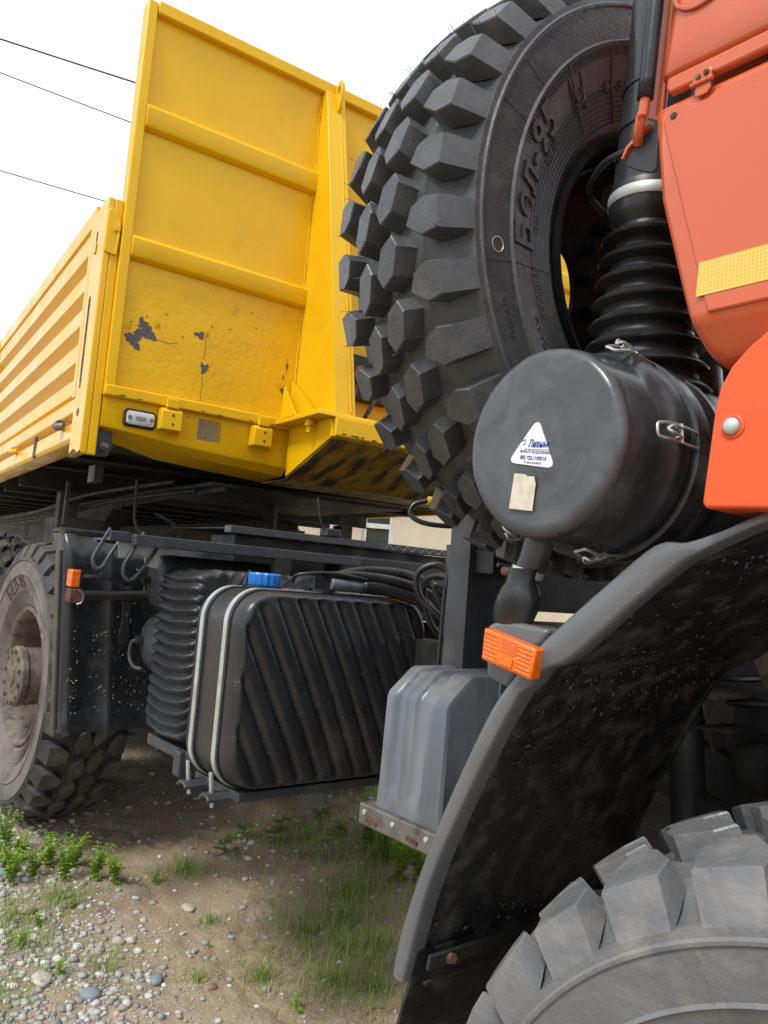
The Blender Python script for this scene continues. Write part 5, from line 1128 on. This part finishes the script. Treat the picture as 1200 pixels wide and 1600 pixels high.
for x, y, s_, m_, lab in STONES:
    b = B(); pebble(b, x, y, s_, IV2, IF2, 0.25); o = b.build('stone', m_, None, 80); tag(o, lab, 'stone', 'larger stones in the gravel')
# grass: thin blades in loose patches
gr = B()
def blade(b, x, y, h, w, lean, a):
    z = gz(x, y) - 0.004; d = Vector((math.cos(a), math.sin(a), 0)); s_ = Vector((-math.sin(a), math.cos(a), 0))
    p0 = Vector((x, y, z)); p1 = p0 + d*lean*0.35 + Vector((0, 0, h*0.6)); p2 = p0 + d*lean + Vector((0, 0, h))
    b.add([p0 - s_*w, p0 + s_*w, p1 + s_*w*0.7, p1 - s_*w*0.7, p2], [(0, 1, 2, 3), (3, 2, 4)])
patches = [(-3.0, 0.95, 0.35, 260), (-2.75, 1.15, 0.25, 120), (-3.3, 1.15, 0.2, 200), (-3.45, 2.45, 0.45, 600), (-3.1, 2.6, 0.25, 250), (-2.5, 2.0, 0.52, 800), (-2.66, 1.93, 0.3, 350), (-2.25, 1.95, 0.3, 350), (-2.34, 1.83, 0.16, 260), (-2.45, 2.15, 0.14, 260), (-2.7, 2.15, 0.14, 240), (-2.49, 1.62, 0.12, 160), (-2.85, 2.3, 0.35, 900), (-3.35, 1.72, 0.13, 260), (-3.3, 2.9, 0.35, 700), (-2.9, 1.62, 0.10, 60), (-2.55, 1.40, 0.08, 60), (-3.2, 0.95, 0.25, 200), (-2.7, 0.80, 0.25, 160), (-3.9, 3.2, 0.4, 700), (-2.6, 2.7, 0.4, 900)]
for cx, cy, rd_, n in patches:
    for i in range(n):
        q = rg.gauss(0, 0.5)*rd_; a = rg.uniform(0, 2*PI); x = cx + q*math.cos(a); y = cy + q*math.sin(a)
        blade(gr, x, y, rg.uniform(0.02, 0.085), 0.0017, rg.uniform(0.01, 0.07), rg.uniform(0, 2*PI))
me = bpy.data.meshes.new('grass'); me.from_pydata(gr.v, [], gr.f)
go = link('grass', me, 'grass', None, 0); go['kind'] = 'stuff'; go['label'] = 'thin short grass growing in patches on the soil'; go['category'] = 'grass'
def leaf(b, p, d, l, w, droop):
    d = d.normalized(); s_ = d.cross(Vector((0, 0, 1)));
    if s_.length < 1e-3: s_ = Vector((1, 0, 0))
    s_.normalize(); u = s_.cross(d)
    P = lambda t_, k, lift: p + d*l*t_ + s_*w*k + u*lift - Vector((0, 0, droop*l*t_*t_))
    b.add([P(0, 0, 0), P(0.3, 0.8, 0.06*l), P(0.3, 0, 0), P(0.3, -0.8, 0.06*l), P(0.62, 0.85, 0.05*l), P(0.62, 0, 0), P(0.62, -0.85, 0.05*l), P(1, 0, 0)], [(0, 2, 1), (0, 3, 2), (1, 2, 5, 4), (2, 3, 6, 5), (4, 5, 7), (5, 6, 7)])
def weed(x, y, h, nst, ml, m_, label, group, wr=0.32, star=False):
    b = B(); st_ = B(); base = Vector((x, y, gz(x, y)-0.005))
    for k in range(nst):
        a = rg.uniform(0, 2*PI); sp_ = rg.uniform(0.2, 0.55)*(0 if star else 1); hh = h*rg.uniform(0.6, 1.05)
        path = [base + Vector((math.cos(a), math.sin(a), 0))*sp_*hh*t_*t_*0.9 + Vector((rg.uniform(-.004, .004), rg.uniform(-.004, .004), hh*t_)) for t_ in (0, 0.25, 0.5, 0.75, 1.0)]
        st_.tube(path, 0.0018, 4)
        nl = int(hh/0.016) if not star else 9
        for i in range(nl):
            t_ = (i+0.6)/nl; q = path[min(4, int(t_*4))].lerp(path[min(4, int(t_*4)+1)], t_*4 % 1)
            if star: q = path[-1] - Vector((0, 0, 0.02*(i % 3)))
            for s_ in (0, PI) if not star else (0,):
                a2 = i*2.4 + s_ + rg.uniform(-.3, .3); ll = ml*rg.uniform(0.65, 1.1)*(1.15-0.45*t_)
                leaf(b, q, Vector((math.cos(a2), math.sin(a2), rg.uniform(0.15, 0.6))), ll, ll*wr*0.5*rg.uniform(0.8, 1.2), rg.uniform(0.1, 0.4))
    e = empty('leafy_weed', base); PINV[e.name] = Matrix.Translation(-base); tag(e, label, 'weed', group)
    b.build('leaves', m_, e, 0); st_.build('stems', m_, e, 0)
G1, G2 = 'bright weeds beside the rear wheel', 'weeds in the shade under the tanks'
P1 = [(-3.62, 1.02), (-3.70, 1.10), (-3.55, 1.12), (-3.74, 0.98), (-3.50, 1.02), (-3.62, 1.20), (-3.46, 1.22), (-3.80, 1.06), (-3.58, 1.30), (-3.42, 1.34), (-3.36, 1.40)]
L1 = ['leafy bright weed directly below the rear tyre, middle of the clump', 'bright weed touching the rear tyre sidewall', 'bushy weed in front of the clump below the rear tyre', 'leftmost bright weed, cut by the picture edge', 'bright weed on the gravel side of the clump', 'bright weed against the front tread of the rear tyre', 'short weed right of the main clump by the tyre tread', 'weed at the left edge close against the dusty tyre', 'separate weed under the tread of the rear tyre', 'last but one weed on the right of the rear tyre row', 'rightmost small weed of the row beside the rear tyre']
for i, (x, y) in enumerate(P1): weed(x, y, rg.uniform(0.11, 0.20), 11, 0.036, 'leaf', L1[i], G1, 0.50)
for x, y, lab in ((-3.143, 1.031, 'small yellow-green weed rooted in the gravel below the clump'), (-3.235, 1.177, 'bright sprig among pebbles right of the gravel weed'), (-3.305, 1.56, 'flat mossy tuft on bare soil at the gravel border'), (-2.768, 0.993, 'low green sprig in the gravel near the bottom left'), (-2.278, 1.631, 'tiny sprout on bare soil at the bottom edge'), (-3.003, 0.928, 'sparse sunlit sprig at the left edge of the gravel'), (-3.486, 1.449, 'small weed under the front tread of the rear tyre')):
    weed(x, y, 0.065, 4, 0.034, 'leaf', lab, 'small weeds in the gravel', 0.45)
P2 = [(-3.597, 2.157, 'second weed from the left under the ribbed tank'), (-3.433, 1.962, 'leftmost broad weed below the tank straps'), (-3.474, 2.274, 'dark star weed below the middle of the ribbed tank'), (-3.60, 2.39, 'tall narrow weed half hidden by the ribbed tank bottom'), (-3.214, 2.356, 'pale star-shaped weed standing clear on the shaded soil'), (-3.36, 2.597, 'shaded star weed between tank and battery tray'), (-3.532, 2.592, 'faint weed in deep shade behind the star weeds')]
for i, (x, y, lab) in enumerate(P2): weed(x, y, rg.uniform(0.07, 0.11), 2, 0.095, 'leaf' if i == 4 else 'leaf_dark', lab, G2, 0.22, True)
P3 = [(-3.181, 2.651, 'leftmost stem of the green bush below the battery tray'), (-3.25, 2.80, 'rear part of the green bush under the battery tray'), (-3.035, 2.64, 'front left leafy weed of the bush below the battery cover'), (-3.10, 2.80, 'leafy weed in the middle of the bush below the battery cover'), (-2.87, 2.60, 'front weed of the bush beside the fender edge'), (-3.0, 2.79, 'weed of the bush touching the fender edge'), (-2.82, 2.68, 'lowest right weed of the bush by the black fender')]
for i, (x, y, lab) in enumerate(P3): weed(x, y, rg.uniform(0.22, 0.30), 14, 0.042, 'leaf', lab, 'weeds below the battery cover', 0.55)
weed(-1.9, 2.7, 0.20, 6, 0.045, 'leaf', 'bright weed glimpsed at the lower end of the gap behind the front wheel', 'weeds behind the front wheel', 0.4)
weed(-1.9, 3.9, 0.45, 12, 0.09, 'leaf', 'bright weed glimpsed above the front tyre through the wheel arch', 'weeds behind the front wheel', 0.5)
